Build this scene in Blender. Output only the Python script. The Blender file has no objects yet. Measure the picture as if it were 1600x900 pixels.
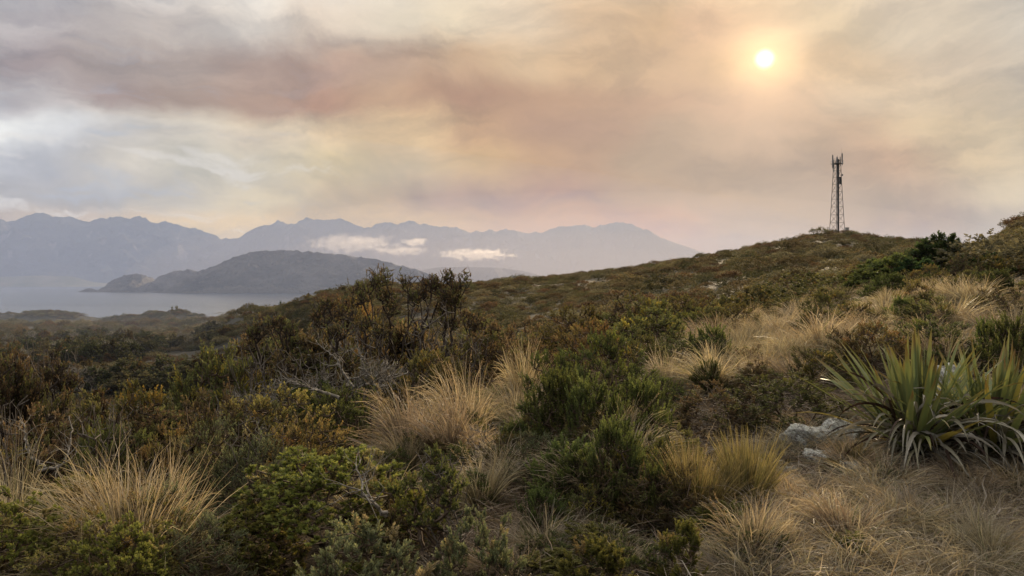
import bpy, math, random
import numpy as np
from math import radians, pi
C = bpy.context.scene.collection
random.seed(7)
F = 1155.0            # focal length in pixels of a 1600 px wide picture
HOR = 437.0           # row of the horizon
EYE = 80.0            # eye height above the sea, metres

# ---------------------------------------------------------------- camera
cam = bpy.data.cameras.new("camera")
camo = bpy.data.objects.new("camera", cam); C.objects.link(camo)
camo.location = (0, 0, EYE); camo.rotation_euler = (radians(90), 0, 0)
cam.sensor_width = 36; cam.lens = 36 * F / 1600
cam.shift_y = -(450 - HOR) / 1600
cam.clip_start = 0.1; cam.clip_end = 90000
bpy.context.scene.camera = camo
sc = bpy.context.scene
sc.view_settings.view_transform = 'Standard'; sc.view_settings.look = 'None'
sc.view_settings.exposure = 0.35; sc.view_settings.gamma = 1
sc.render.engine = 'CYCLES'
cy = sc.cycles
cy.max_bounces = 6; cy.diffuse_bounces = 3; cy.glossy_bounces = 2; cy.transmission_bounces = 4
cy.transparent_max_bounces = 6; cy.volume_bounces = 2
cy.use_denoising = True

# ---------------------------------------------------------------- node helper
class NT:
    def __init__(s, nt): s.nt = nt
    def node(s, t, **kw):
        n = s.nt.nodes.new(t)
        for k, v in kw.items(): setattr(n, k, v)
        return n
    def link(s, a, b): s.nt.links.new(a, b)
    def put(s, sock, v):
        if isinstance(v, bpy.types.NodeSocket): s.link(v, sock)
        else: sock.default_value = v
    def m(s, op, a, b=None, c=None, clamp=False):
        n = s.node('ShaderNodeMath', operation=op, use_clamp=clamp)
        s.put(n.inputs[0], a)
        if b is not None: s.put(n.inputs[1], b)
        if c is not None: s.put(n.inputs[2], c)
        return n.outputs[0]
    def mix(s, f, a, b, bt='MIX'):
        n = s.node('ShaderNodeMix', data_type='RGBA', blend_type=bt)
        s.put(n.inputs[0], f); s.put(n.inputs[6], a); s.put(n.inputs[7], b)
        return n.outputs[2]
    def ramp(s, f, stops, interp='LINEAR'):
        n = s.node('ShaderNodeValToRGB'); n.color_ramp.interpolation = interp
        e = n.color_ramp.elements
        while len(e) < len(stops): e.new(0.5)
        for i, (p, c) in enumerate(stops): e[i].position = p; e[i].color = c if len(c) == 4 else (*c, 1)
        s.put(n.inputs[0], f); return n.outputs[0]
    def noise(s, vec, scale, detail=4, rough=0.5, dist=0.0, dim='3D', color=False):
        n = s.node('ShaderNodeTexNoise', noise_dimensions=dim)
        if vec is not None: s.link(vec, n.inputs['Vector'])
        n.inputs['Scale'].default_value = scale; n.inputs['Detail'].default_value = detail
        n.inputs['Roughness'].default_value = rough; n.inputs['Distortion'].default_value = dist
        return n.outputs[1 if color else 0]
    def maprange(s, v, a, b, c=0.0, d=1.0, smooth=True):
        n = s.node('ShaderNodeMapRange', interpolation_type='SMOOTHSTEP' if smooth else 'LINEAR')
        s.put(n.inputs[0], v); s.put(n.inputs[1], a); s.put(n.inputs[2], b); s.put(n.inputs[3], c); s.put(n.inputs[4], d)
        return n.outputs[0]
def lin(c):
    return tuple(((v / 255) / 12.92 if v <= 10 else (((v / 255) + 0.055) / 1.055) ** 2.4) for v in c)

# ---------------------------------------------------------------- sun and sky
SUN_AZ = math.atan((1195 - 800) / F)
HAZE = 3.6e-5; HAZE_C = (0.48, 0.59, 0.82)
SUN_EL = math.atan((HOR - 92) / F * math.cos(SUN_AZ))
SD = (math.sin(SUN_AZ) * math.cos(SUN_EL), math.cos(SUN_AZ) * math.cos(SUN_EL), math.sin(SUN_EL))
sun = bpy.data.lights.new("sun", 'SUN'); sun.energy = SUN_E = 4.9; sun.angle = radians(1.5); sun.color = (1.0, 0.77, 0.50)
suno = bpy.data.objects.new("sun", sun); C.objects.link(suno)
suno.rotation_euler = (pi / 2 - SUN_EL, 0, pi - SUN_AZ); suno.location = (SD[0] * 100, SD[1] * 100, 150 + SD[2] * 100)

world = bpy.data.worlds.new("World"); sc.world = world; world.use_nodes = True
w = NT(world.node_tree); world.node_tree.nodes.clear()
tc = w.node('ShaderNodeTexCoord').outputs['Generated']
wn = w.noise(tc, 2.2, 5, 0.55, 0.4, color=True)                  # slow swirl that bends the smoke bands
wv = w.node('ShaderNodeVectorMath', operation='SUBTRACT'); w.link(wn, wv.inputs[0]); wv.inputs[1].default_value = (.5, .5, .5)
ws = w.node('ShaderNodeVectorMath', operation='SCALE'); w.link(wv.outputs[0], ws.inputs[0]); ws.inputs[3].default_value = 0.05
wn2 = w.noise(tc, 8.0, 6, 0.62, 0.5, color=True)                 # smaller billows at the plume's edges
wv2 = w.node('ShaderNodeVectorMath', operation='SUBTRACT'); w.link(wn2, wv2.inputs[0]); wv2.inputs[1].default_value = (.5, .5, .5)
ws2 = w.node('ShaderNodeVectorMath', operation='SCALE'); w.link(wv2.outputs[0], ws2.inputs[0]); ws2.inputs[3].default_value = 0.06
wb = w.node('ShaderNodeVectorMath', operation='ADD'); w.link(tc, wb.inputs[0]); w.link(ws.outputs[0], wb.inputs[1])
wa = w.node('ShaderNodeVectorMath', operation='ADD'); w.link(wb.outputs[0], wa.inputs[0]); w.link(ws2.outputs[0], wa.inputs[1])
sep = w.node('ShaderNodeSeparateXYZ'); w.link(wa.outputs[0], sep.inputs[0])
az = w.m('ARCTAN2', sep.outputs[0], sep.outputs[1])
azn = w.m('MULTIPLY_ADD', az, 1 / (2 * pi), 0.5)                  # 0..1 round the compass
hor_ = w.m('SQRT', w.m('ADD', w.m('MULTIPLY', sep.outputs[0], sep.outputs[0]), w.m('MULTIPLY', sep.outputs[1], sep.outputs[1])))
elv = w.m('ARCTANGENT', w.m('DIVIDE', sep.outputs[2], w.m('MAXIMUM', w.m('MULTIPLY', hor_, w.m('MAXIMUM', w.m('COSINE', az), 0.6)), 0.001)))
def AZ(px): return 0.5 + math.atan((px - 800) / F) / (2 * pi)
def EL(py, px=800): return math.atan((HOR - py) / F)
rows = [   # picture row, then (column, colour) pairs: pale cloud, mauve smoke, amber glow
 (-1400, [(0, (344,341,337)), (500, (344,341,337)), (1000, (342,335,328)), (1600, (340,335,328))]),  # this row and the next lie above the view, brightened to lift ambient light
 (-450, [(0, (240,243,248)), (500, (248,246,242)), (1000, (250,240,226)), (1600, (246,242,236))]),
 (-60, [(-100, (186,188,194)), (200, (204,203,204)), (450, (226,223,218)), (700, (228,218,204)), (900, (224,202,174)), (1150, (232,208,172)), (1400, (222,207,186)), (1700, (212,210,202))]),
 (40, [(-100, (176,175,180)), (60, (184,178,180)), (250, (196,187,182)), (400, (212,204,196)), (500, (217,202,187)), (640, (222,208,188)), (720, (226,209,184)), (800, (225,205,180)), (930, (214,186,156)), (1030, (216,184,150)), (1100, (226,191,158)), (1300, (228,206,174)), (1450, (220,204,182)), (1700, (214,207,196))]),
 (105, [(-100, (172,166,170)), (60, (168,158,160)), (150, (165,155,154)), (300, (173,160,155)), (400, (176,157,149)), (500, (184,160,148)), (600, (190,164,146)), (720, (203,173,146)), (820, (216,188,157)), (920, (212,182,150)), (1050, (204,170,138)), (1180, (224,188,148)), (1320, (220,194,162)), (1500, (212,195,174)), (1700, (214,204,188))]),
 (160, [(-100, (186,187,194)), (60, (194,190,192)), (160, (178,166,164)), (280, (174,158,150)), (400, (180,156,144)), (500, (184,152,136)), (600, (198,168,143)), (720, (182,150,129)), (860, (196,163,138)), (1000, (200,168,140)), (1150, (202,168,144)), (1250, (206,174,148)), (1350, (221,198,171)), (1450, (216,196,170)), (1700, (216,204,186))]),
 (205, [(-100, (206,212,222)), (30, (228,229,230)), (100, (216,217,220)), (180, (200,199,200)), (280, (204,198,190)), (420, (210,196,178)), (520, (214,192,164)), (640, (214,188,156)), (740, (198,166,138)), (850, (188,156,132)), (950, (190,158,134)), (1050, (195,165,142)), (1200, (194,164,142)), (1330, (204,177,151)), (1450, (218,196,166)), (1700, (220,207,186))]),
 (262, [(-100, (176,181,194)), (50, (184,187,196)), (200, (208,204,199)), (300, (200,197,190)), (400, (208,201,188)), (520, (208,194,168)), (640, (201,185,163)), (740, (208,182,148)), (830, (198,168,136)), (900, (193,161,130)), (1000, (190,160,134)), (1100, (186,157,137)), (1250, (184,155,138)), (1400, (201,173,148)), (1500, (210,190,164)), (1700, (214,204,190))]),
 (315, [(-100, (172,174,186)), (80, (186,186,191)), (250, (196,192,188)), (420, (216,204,184)), (560, (198,181,156)), (700, (190,168,142)), (850, (192,162,134)), (1000, (197,168,136)), (1100, (200,168,142)), (1200, (186,160,142)), (1350, (186,161,145)), (1450, (190,168,150)), (1550, (214,199,179)), (1700, (206,201,190))]),
 (345, [(-100, (182,180,186)), (100, (190,184,182)), (350, (224,206,182)), (600, (206,186,158)), (850, (200,172,144)), (1000, (204,174,144)), (1150, (194,166,146)), (1250, (186,162,146)), (1450, (186,168,156)), (1550, (196,184,172)), (1700, (190,184,178))]),
]
CORR = {(40, 60): (1.022, 1.003, 0.999),(40, 250): (1.181, 1.136, 1.086),(40, 400): (1.137, 1.119, 1.09),(40, 500): (1.015, 1.004, 0.986),(40, 640): (0.847, 0.87, 0.894),(40, 720): (0.969, 0.994, 1.001),(40, 800): (0.931, 0.955, 0.977),(40, 930): (0.891, 0.87, 0.827),(40, 1030): (0.673, 0.645, 0.6),(40, 1100): (0.792, 0.756, 0.735),(40, 1300): (0.741, 0.758, 0.761),(40, 1450): (0.845, 0.868, 0.888),(105, 60): (0.756, 0.719, 0.737),(105, 150): (0.867, 0.83, 0.82),(105, 300): (1.041, 0.99, 0.947),(105, 400): (1.085, 0.989, 0.911),(105, 500): (0.92, 0.824, 0.766),(105, 600): (0.797, 0.759, 0.735),(105, 720): (0.809, 0.784, 0.729),(105, 820): (0.836, 0.825, 0.783),(105, 920): (0.881, 0.836, 0.752),(105, 1050): (0.728, 0.728, 0.728),(105, 1180): (0.728, 0.728, 0.728),(105, 1320): (0.825, 0.8, 0.749),(105, 1500): (0.765, 0.775, 0.791),(160, 60): (1.055, 1.015, 0.993),(160, 160): (0.694, 0.626, 0.63),(160, 280): (0.709, 0.645, 0.627),(160, 400): (0.748, 0.684, 0.648),(160, 500): (0.855, 0.735, 0.659),(160, 600): (0.795, 0.727, 0.655),(160, 720): (0.713, 0.621, 0.567),(160, 860): (0.681, 0.619, 0.565),(160, 1000): (0.617, 0.553, 0.55),(160, 1150): (0.728, 0.728, 0.728),(160, 1250): (0.728, 0.728, 0.728),(160, 1350): (0.826, 0.815, 0.787),(160, 1450): (0.756, 0.756, 0.741),(205, 30): (1.378, 1.349, 1.254),(205, 100): (1.342, 1.308, 1.223),(205, 180): (1.292, 1.234, 1.127),(205, 280): (0.995, 0.96, 0.898),(205, 420): (1.028, 0.989, 0.909),(205, 520): (1.118, 1.049, 0.923),(205, 640): (1.123, 1.05, 0.898),(205, 740): (0.869, 0.776, 0.651),(205, 850): (0.609, 0.55, 0.55),(205, 950): (0.606, 0.55, 0.55),(205, 1050): (0.55, 0.55, 0.55),(205, 1200): (0.728, 0.728, 0.728),(205, 1330): (0.623, 0.571, 0.55),(205, 1450): (0.734, 0.727, 0.678),(262, 50): (1.052, 1.03, 0.973),(262, 200): (1.144, 1.073, 0.918),(262, 300): (0.962, 0.92, 0.779),(262, 400): (0.888, 0.845, 0.721),(262, 520): (1.172, 1.059, 0.749),(262, 640): (0.935, 0.869, 0.692),(262, 740): (0.816, 0.732, 0.55),(262, 830): (0.727, 0.624, 0.55),(262, 900): (0.617, 0.55, 0.55),(262, 1000): (0.55, 0.55, 0.55),(262, 1100): (0.55, 0.55, 0.55),(262, 1250): (0.55, 0.55, 0.55),(262, 1400): (0.713, 0.608, 0.55),(262, 1500): (0.796, 0.775, 0.685),(315, 80): (1.043, 0.985, 0.854),(315, 250): (0.914, 0.853, 0.714),(315, 420): (0.985, 0.903, 0.682),(315, 560): (0.993, 0.828, 0.55),(315, 700): (0.686, 0.55, 0.55),(315, 850): (0.709, 0.55, 0.55),(315, 1000): (0.606, 0.55, 0.55),(315, 1100): (0.556, 0.55, 0.55),(315, 1200): (0.55, 0.55, 0.55),(315, 1350): (0.55, 0.55, 0.55),(315, 1450): (0.587, 0.55, 0.55),(315, 1550): (0.764, 0.746, 0.673),(345, 100): (1.023, 0.844, 0.627),(345, 350): (0.966, 0.829, 0.55),(345, 600): (0.965, 0.81, 0.55),(345, 850): (0.787, 0.618, 0.55),(345, 1000): (0.783, 0.586, 0.55),(345, 1150): (0.55, 0.55, 0.55),(345, 1250): (0.55, 0.55, 0.55),(345, 1450): (0.627, 0.55, 0.55),(345, 1550): (0.592, 0.564, 0.55),(40, -100): (1.022, 1.003, 0.999),(40, 1700): (0.845, 0.868, 0.888),(105, -100): (0.756, 0.719, 0.737),(105, 1700): (0.765, 0.775, 0.791),(160, -100): (1.055, 1.015, 0.993),(160, 1700): (0.756, 0.756, 0.741),(205, -100): (1.378, 1.349, 1.254),(205, 1700): (0.734, 0.727, 0.678),(262, -100): (1.052, 1.03, 0.973),(262, 1700): (0.796, 0.775, 0.685),(315, -100): (1.043, 0.985, 0.854),(315, 1700): (0.764, 0.746, 0.673),(345, -100): (1.023, 0.844, 0.627),(345, 1700): (0.592, 0.564, 0.55)}
col = None
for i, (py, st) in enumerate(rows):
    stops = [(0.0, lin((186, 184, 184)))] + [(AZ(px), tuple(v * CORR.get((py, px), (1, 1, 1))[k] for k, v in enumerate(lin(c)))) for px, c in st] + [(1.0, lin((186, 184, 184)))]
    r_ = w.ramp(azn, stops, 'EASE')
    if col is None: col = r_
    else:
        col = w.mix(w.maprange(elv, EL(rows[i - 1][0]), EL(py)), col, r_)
# cloud texture in two sizes, stretched along the horizon
mp = w.node('ShaderNodeMapping'); w.link(wa.outputs[0], mp.inputs[0]); mp.inputs['Scale'].default_value = (1, 1, 2.6)
n1 = w.noise(mp.outputs[0], 4.5, 7, 0.55, 0.5)
n2 = w.noise(mp.outputs[0], 13, 9, 0.68, 0.2)
soft0 = w.m('MULTIPLY', w.m('SUBTRACT', w.maprange(n1, 0.38, 0.60), 0.5), 0.27)
soft = w.m('ADD', soft0, w.m('ADD', w.m('MULTIPLY', w.m('SUBTRACT', n1, 0.5), 0.60), w.m('MULTIPLY', w.m('SUBTRACT', n2, 0.5), 0.50)))
gain = w.m('ADD', 1.0, soft)
gc = w.node('ShaderNodeCombineColor'); w.link(gain, gc.inputs[0]); w.link(w.m('MULTIPLY_ADD', soft, 0.95, 1.0), gc.inputs[1]); w.link(w.m('MULTIPLY_ADD', soft, 0.80, 1.0), gc.inputs[2])
col = w.mix(1.0, col, gc.outputs[0], 'MULTIPLY')
col = w.mix(1.0, col, w.mix(w.maprange(az, -0.35, 0.1), (1, 1, 1, 1), (1.0, 0.95, 0.895, 1)), 'MULTIPLY')
# brighter torn cloud edges low on the left
mp2 = w.node('ShaderNodeMapping'); w.link(wa.outputs[0], mp2.inputs[0]); mp2.inputs['Scale'].default_value = (1, 1, 4.5)
n3 = w.noise(mp2.outputs[0], 7, 8, 0.62, 0.6)
edge = w.m('MULTIPLY', w.maprange(n3, 0.54, 0.66), w.maprange(elv, 0.26, 0.13))
edge = w.m('MULTIPLY', edge, w.maprange(az, -0.05, -0.42))
col = w.mix(w.m('MULTIPLY', edge, 0.55), col, (*lin((238, 232, 224)), 1))
blue = w.m('MULTIPLY', w.maprange(n3, 0.46, 0.34), w.maprange(az, -0.15, -0.5))
col = w.mix(w.m('MULTIPLY', w.m('MULTIPLY', blue, w.maprange(elv, 0.42, 0.1)), 0.35), col, (*lin((168, 184, 206)), 1))
# the haze box lies in front of this sky and pales it: undo that much of it
sepr = w.node('ShaderNodeSeparateXYZ'); w.link(tc, sepr.inputs[0])
path = w.m('MINIMUM', w.m('DIVIDE', 1.26, w.m('MAXIMUM', sepr.outputs[2], 0.03)), 19.0)      # km of air inside the box
trans = w.m('POWER', 2.71828, w.m('MULTIPLY', path, -HAZE * 1000))
inv = w.m('DIVIDE', 1.0, w.m('MAXIMUM', trans, 0.40))
kc = w.mix(w.maprange(w.m('ARCTAN2', sepr.outputs[0], sepr.outputs[1]), -0.6, 0.35), (*lin((134, 140, 155)), 1), (*lin((152, 145, 142)), 1))
vs = w.node('ShaderNodeVectorMath', operation='SUBTRACT'); w.link(col, vs.inputs[0]); w.link(kc, vs.inputs[1])
vm = w.node('ShaderNodeVectorMath', operation='SCALE'); w.link(vs.outputs[0], vm.inputs[0]); w.link(inv, vm.inputs[3])
va = w.node('ShaderNodeVectorMath', operation='ADD'); w.link(vm.outputs[0], va.inputs[0]); w.link(kc, va.inputs[1])
vx = w.node('ShaderNodeVectorMath', operation='MAXIMUM'); w.link(va.outputs[0], vx.inputs[0]); vx.inputs[1].default_value = (.05, .05, .05)
col = vx.outputs[0]
# the sun behind smoke: disc, inner aureole, wide glow
dt = w.node('ShaderNodeVectorMath', operation='DOT_PRODUCT'); w.link(tc, dt.inputs[0]); dt.inputs[1].default_value = SD
ang = w.m('ARCCOSINE', w.m('MINIMUM', dt.outputs['Value'], 1.0))
disc = w.maprange(w.m('ADD', ang, w.m('MULTIPLY', w.m('SUBTRACT', n2, 0.5), 0.007)), 0.0150, 0.0015)
def gl(k, amt): return w.m('MULTIPLY', w.m('POWER', 2.71828, w.m('MULTIPLY', w.m('MULTIPLY', ang, ang), -1 / (k * k))), amt)
def addc(base, f, c):
    n = w.node('ShaderNodeMix', data_type='RGBA', blend_type='ADD'); n.inputs[0].default_value = 1
    cc = w.mix(f, (0, 0, 0, 1), (*c, 1)); w.link(base, n.inputs[6]); w.link(cc, n.inputs[7]); return n.outputs[2]
col = addc(col, gl(0.038, 1.0), (0.70, 0.46, 0.22))
col = addc(col, gl(0.080, 1.0), (0.11, 0.055, 0.02))
col = addc(col, disc, (2.6, 2.2, 1.5))
sky = w.node('ShaderNodeTexSky', sky_type='NISHITA', sun_disc=False, sun_elevation=SUN_EL, sun_rotation=SUN_AZ, altitude=80, dust_density=4.0)
bg1 = w.node('ShaderNodeBackground'); w.link(sky.outputs[0], bg1.inputs[0]); bg1.inputs[1].default_value = 0.06
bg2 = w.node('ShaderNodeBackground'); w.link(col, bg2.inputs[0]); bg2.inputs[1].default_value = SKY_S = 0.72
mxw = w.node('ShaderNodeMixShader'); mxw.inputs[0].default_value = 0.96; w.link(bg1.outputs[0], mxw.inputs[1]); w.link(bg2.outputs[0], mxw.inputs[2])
wo = w.node('ShaderNodeOutputWorld'); w.link(mxw.outputs[0], wo.inputs[0])
world.cycles.sampling_method = 'MANUAL'; world.cycles.sample_map_resolution = 1024

# ---------------------------------------------------------------- noise in numpy
def _h(ix, iy, s):
    n = (ix.astype(np.int64) * 374761393 + iy.astype(np.int64) * 668265263 + s * 974634777) & 0xffffffff
    n = ((n ^ (n >> 13)) * 1274126177) & 0xffffffff
    return ((n ^ (n >> 16)) & 0xffffff) / float(0xffffff)
def vnoise(x, y, s=0):
    ix = np.floor(x); iy = np.floor(y); fx = x - ix; fy = y - iy
    fx = fx * fx * fx * (fx * (fx * 6 - 15) + 10); fy = fy * fy * fy * (fy * (fy * 6 - 15) + 10)
    a = _h(ix, iy, s); b = _h(ix + 1, iy, s); c = _h(ix, iy + 1, s); d = _h(ix + 1, iy + 1, s)
    return (a * (1 - fx) + b * fx) * (1 - fy) + (c * (1 - fx) + d * fx) * fy - 0.5
def fbm(x, y, oct=4, s=0, gain=0.5):
    o = 0; a = 1.0
    for k in range(oct):
        o = o + a * vnoise(x * 2 ** k + 13.7 * k, y * 2 ** k - 7.3 * k, s + k); a *= gain
    return o
def ridged(x, y, oct=5, s=0):
    o = 0; a = 1.0; t = 0
    for k in range(oct):
        o = o + a * (1 - np.abs(vnoise(x * 2 ** k + 5.1 * k, y * 2 ** k + 9.2 * k, s + k)) * 2); t += a; a *= 0.5
    return o / t
def cr(xs, ys, q):         # Catmull-Rom-like interpolation (monotone limited) of ys(xs) at q; ys (n, ...)
    xs = np.asarray(xs, float); ys = np.asarray(ys, float)
    d = np.diff(ys, axis=0) / np.diff(xs).reshape(-1, *([1] * (ys.ndim - 1)))
    m = np.zeros_like(ys); m[1:-1] = np.where(d[:-1] * d[1:] > 0, 2 * d[:-1] * d[1:] / (d[:-1] + d[1:] + 1e-12), 0); m[0] = d[0]; m[-1] = d[-1]
    q = np.clip(q, xs[0], xs[-1]); i = np.clip(np.searchsorted(xs, q, side='right') - 1, 0, len(xs) - 2)
    h = xs[i + 1] - xs[i]; t = (q - xs[i]) / h
    sh = (-1,) + (1,) * (ys.ndim - 1); t = t.reshape(sh); h = h.reshape(sh)
    return ((2 * t ** 3 - 3 * t ** 2 + 1) * ys[i] + (t ** 3 - 2 * t ** 2 + t) * h * m[i] + (-2 * t ** 3 + 3 * t ** 2) * ys[i + 1] + (t ** 3 - t ** 2) * h * m[i + 1])

# ---------------------------------------------------------------- terrain height
DY = [0.5, 3, 4, 5.5, 7, 9, 12, 16, 20, 27, 35, 60, 100, 160, 250, 330, 450, 700, 1000, 1300, 1700, 2600, 3200]
PX = [-200, 0, 200, 300, 400, 500, 600, 700, 800, 1000, 1200, 1300, 1420, 1520, 1560, 1600, 1780]
def row(a): return a
TZ = {  # ground height relative to the eye
 -200: [-1.7,-1.8,-2.0,-2.3,-2.7,-3.2,-4.4,-5.8,-7.4,-9.4,-12,-17,-23,-28,-33,-37,-39,-45,-84,-88,-90,-92,-92],
 0:    [-1.7,-1.8,-1.95,-2.2,-2.6,-3.1,-4.2,-5.6,-7.2,-9.2,-12,-17,-23,-29,-33,-36,-39,-45,-84,-88,-90,-92,-92],
 200:  [-1.7,-1.75,-1.85,-2.1,-2.4,-2.9,-3.8,-5.2,-6.6,-8.6,-11,-16,-22,-28,-32,-34,-39,-45,-84,-88,-84,-92,-92],
 300:  [-1.7,-1.75,-1.8,-2.0,-2.3,-2.75,-3.5,-4.8,-6.1,-7.9,-10,-14.8,-20.5,-26.5,-31,-33,-39,-40,-84,-88,-84,-92,-92],
 400:  [-1.7,-1.7,-1.8,-1.95,-2.2,-2.6,-3.3,-4.4,-5.6,-7.2,-9,-13.5,-19,-24,-27,-25,-19.5,-42,-72,-86,-84,-92,-92],
 500:  [-1.7,-1.7,-1.8,-1.9,-2.1,-2.4,-3.0,-4.0,-5.0,-6.4,-8,-11.5,-15,-15,-11,-8,-20,-40,-60,-74,-84,-92,-92],
 600:  [-1.7,-1.7,-1.75,-1.85,-2.0,-2.2,-2.6,-3.4,-4.2,-5.4,-6.6,-9,-10,-7.0,-3.6,-4.5,-18,-40,-60,-74,-84,-92,-92],
 700:  [-1.7,-1.7,-1.7,-1.75,-1.85,-2.0,-2.2,-2.8,-3.5,-4.5,-5.6,-7.6,-7,-4.6,-2.6,-4,-18,-40,-60,-74,-84,-92,-92],
 800:  [-1.7,-1.7,-1.7,-1.7,-1.8,-1.9,-2.0,-2.4,-3.0,-4,-5,-6.6,-5.6,-3.5,-1.4,-2.6,-14,-40,-60,-74,-84,-92,-92],
 1000: [-1.7,-1.65,-1.65,-1.65,-1.6,-1.5,-1.45,-1.6,-1.9,-2.6,-3.2,-3.4,-1.8,0.8,3.2,3.6,-6,-36,-56,-74,-84,-92,-92],
 1200: [-1.7,-1.65,-1.65,-1.62,-1.55,-1.35,-1.15,-1.05,-1.1,-1.4,-1.6,-0.6,1.6,5.4,10.5,9,-2,-34,-54,-74,-84,-92,-92],
 1300: [-1.7,-1.65,-1.65,-1.6,-1.5,-1.25,-1.0,-0.8,-0.75,-0.9,-1.1,0.1,2.4,6.8,13.8,12,-2,-34,-54,-74,-84,-92,-92],
 1420: [-1.7,-1.65,-1.65,-1.62,-1.5,-1.2,-0.85,-0.5,-0.35,-0.3,-0.3,1.0,3.2,6.8,11.6,10,-2,-34,-54,-74,-84,-92,-92],
 1520: [-1.7,-1.65,-1.65,-1.62,-1.5,-1.2,-0.8,-0.4,-0.2,0,0.2,1.4,3.2,5.6,9.2,8,-4,-34,-54,-74,-84,-92,-92],
 1560: [-1.7,-1.65,-1.65,-1.62,-1.5,-1.2,-0.8,-0.38,-0.15,0.1,0.35,2.0,4.6,7.6,9.6,8,-4,-34,-54,-74,-84,-92,-92],
 1600: [-1.7,-1.65,-1.65,-1.62,-1.5,-1.2,-0.8,-0.35,-0.1,0.2,0.5,2.8,7.4,11.6,13,9,-4,-34,-54,-74,-84,-92,-92],
 1780: [-1.7,-1.65,-1.65,-1.6,-1.5,-1.15,-0.7,-0.2,0.1,0.6,1.2,4.4,12,20,22,18,0,-34,-54,-74,-84,-92,-92],
}
_T = np.array([TZ[p] for p in PX]).T                       # (dy, px)
_ly = np.linspace(math.log(0.5), math.log(3200), 420)
_G = cr(np.log(DY), _T, _ly)                                # dense in depth
_px = np.linspace(-200, 1780, 300)
_G = cr(PX, _G.T, _px)                                      # (px, depth)
def _tab(px, y):
    a = np.clip((px + 200) / 1980 * 299, 0, 298.999); b = np.clip((np.log(np.maximum(y, .5)) - _ly[0]) / (_ly[-1] - _ly[0]) * 419, 0, 418.999)
    i = a.astype(int); j = b.astype(int); fa = a - i; fb = b - j
    return (_G[i, j] * (1 - fa) + _G[i + 1, j] * fa) * (1 - fb) + (_G[i, j + 1] * (1 - fa) + _G[i + 1, j + 1] * fa) * fb
def ht(x, y):
    x = np.asarray(x, float); y = np.asarray(y, float)
    r = np.hypot(x, y) + 1e-6; a = np.arctan2(x, y); lim = radians(40)
    ac = np.clip(a, -lim, lim); ye = r * np.cos(ac)
    z = _tab(800 + F * np.tan(ac), ye)
    t = np.clip((np.abs(a) - lim) / radians(130), 0, 1); t = t * t * (3 - 2 * t)
    zm = 0.5 * (_tab(800 - F * np.tan(lim) * np.ones_like(r), r * math.cos(lim)) + _tab(800 + F * np.tan(lim) * np.ones_like(r), r * math.cos(lim)))
    z = z * (1 - t) + zm * t
    z = z + fbm(x / 2.2, y / 2.2, 4, 3) * 0.22 * np.clip((r - 1) / 4, 0, 1)
    z = z + fbm(x / 18, y / 18, 3, 11) * 1.0 * np.clip((r - 25) / 60, 0, 1)
    z = z + fbm(x / 90, y / 90, 5, 21) * 8 * np.clip((r - 330) / 500, 0, 1)
    return z + EYE
def ht1(x, y): return float(ht(np.array([x]), np.array([y]))[0])

def mesh_np(name, V, Fq, smooth=True, col=None):
    """V (n,3); Fq list of (m,k) int arrays"""
    me = bpy.data.meshes.new(name)
    if not isinstance(Fq, (list, tuple)): Fq = [Fq]
    Fq = [np.asarray(f, np.int32) for f in Fq if len(f)]
    me.vertices.add(len(V)); me.vertices.foreach_set('co', np.asarray(V, np.float32).ravel())
    li = np.concatenate([f.ravel() for f in Fq]); cnt = np.concatenate([np.full(len(f), f.shape[1], np.int32) for f in Fq])
    me.loops.add(len(li)); me.loops.foreach_set('vertex_index', li)
    st = np.concatenate([[0], np.cumsum(cnt)[:-1]]).astype(np.int32)
    me.polygons.add(len(cnt)); me.polygons.foreach_set('loop_start', st)
    me.update(calc_edges=True)
    me.polygons.foreach_set('use_smooth', np.full(len(cnt), smooth, bool))
    if col is not None:
        ca = me.color_attributes.new('col', 'FLOAT_COLOR', 'POINT')
        c4 = np.ones((len(V), 4), np.float32); c4[:, :3] = col; ca.data.foreach_set('color', c4.ravel())
    return me
def link(name, me, mat=None, parent=None, **props):
    o = bpy.data.objects.new(name, me); C.objects.link(o)
    if mat is not None and len(me.materials) == 0: me.materials.append(mat)
    if parent is not None: o.parent = parent
    for k, v in props.items(): o[k] = v
    return o
def grid_faces(n, m, wrap=False):
    i, j = np.meshgrid(np.arange(n - 1), np.arange(m if wrap else m - 1), indexing='ij'); j2 = (j + 1) % m
    return np.stack([i * m + j, i * m + j2, (i + 1) * m + j2, (i + 1) * m + j], -1).reshape(-1, 4)

# ---------------------------------------------------------------- setting materials
def newmat(name):
    m = bpy.data.materials.new(name); m.use_nodes = True; n = NT(m.node_tree); m.node_tree.nodes.clear()
    o = n.node('ShaderNodeOutputMaterial'); p = n.node('ShaderNodeBsdfPrincipled'); n.link(p.outputs[0], o.inputs[0])
    p.inputs['Roughness'].default_value = 0.85; p.inputs['Specular IOR Level'].default_value = 0.2
    return m, n, p, o
def bump(n, p, h, strength, dist):
    b = n.node('ShaderNodeBump'); b.inputs['Strength'].default_value = strength; b.inputs['Distance'].default_value = dist
    n.link(h, b.inputs['Height']); n.link(b.outputs[0], p.inputs['Normal'])
def pos(n): return n.node('ShaderNodeNewGeometry').outputs['Position']
m_ground, n, p, o = newmat('ground')
P_ = pos(n)
a = n.noise(P_, 0.9, 8, 0.65); b = n.noise(P_, 14, 6, 0.7)
c1 = n.ramp(a, [(0.3, (0.020, 0.014, 0.008)), (0.5, (0.055, 0.036, 0.019)), (0.7, (0.10, 0.075, 0.042))])
c2 = n.mix(n.m('MULTIPLY', b, 0.6), c1, (0.13, 0.095, 0.06, 1))
far = n.noise(P_, 0.05, 8, 0.7)
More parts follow.
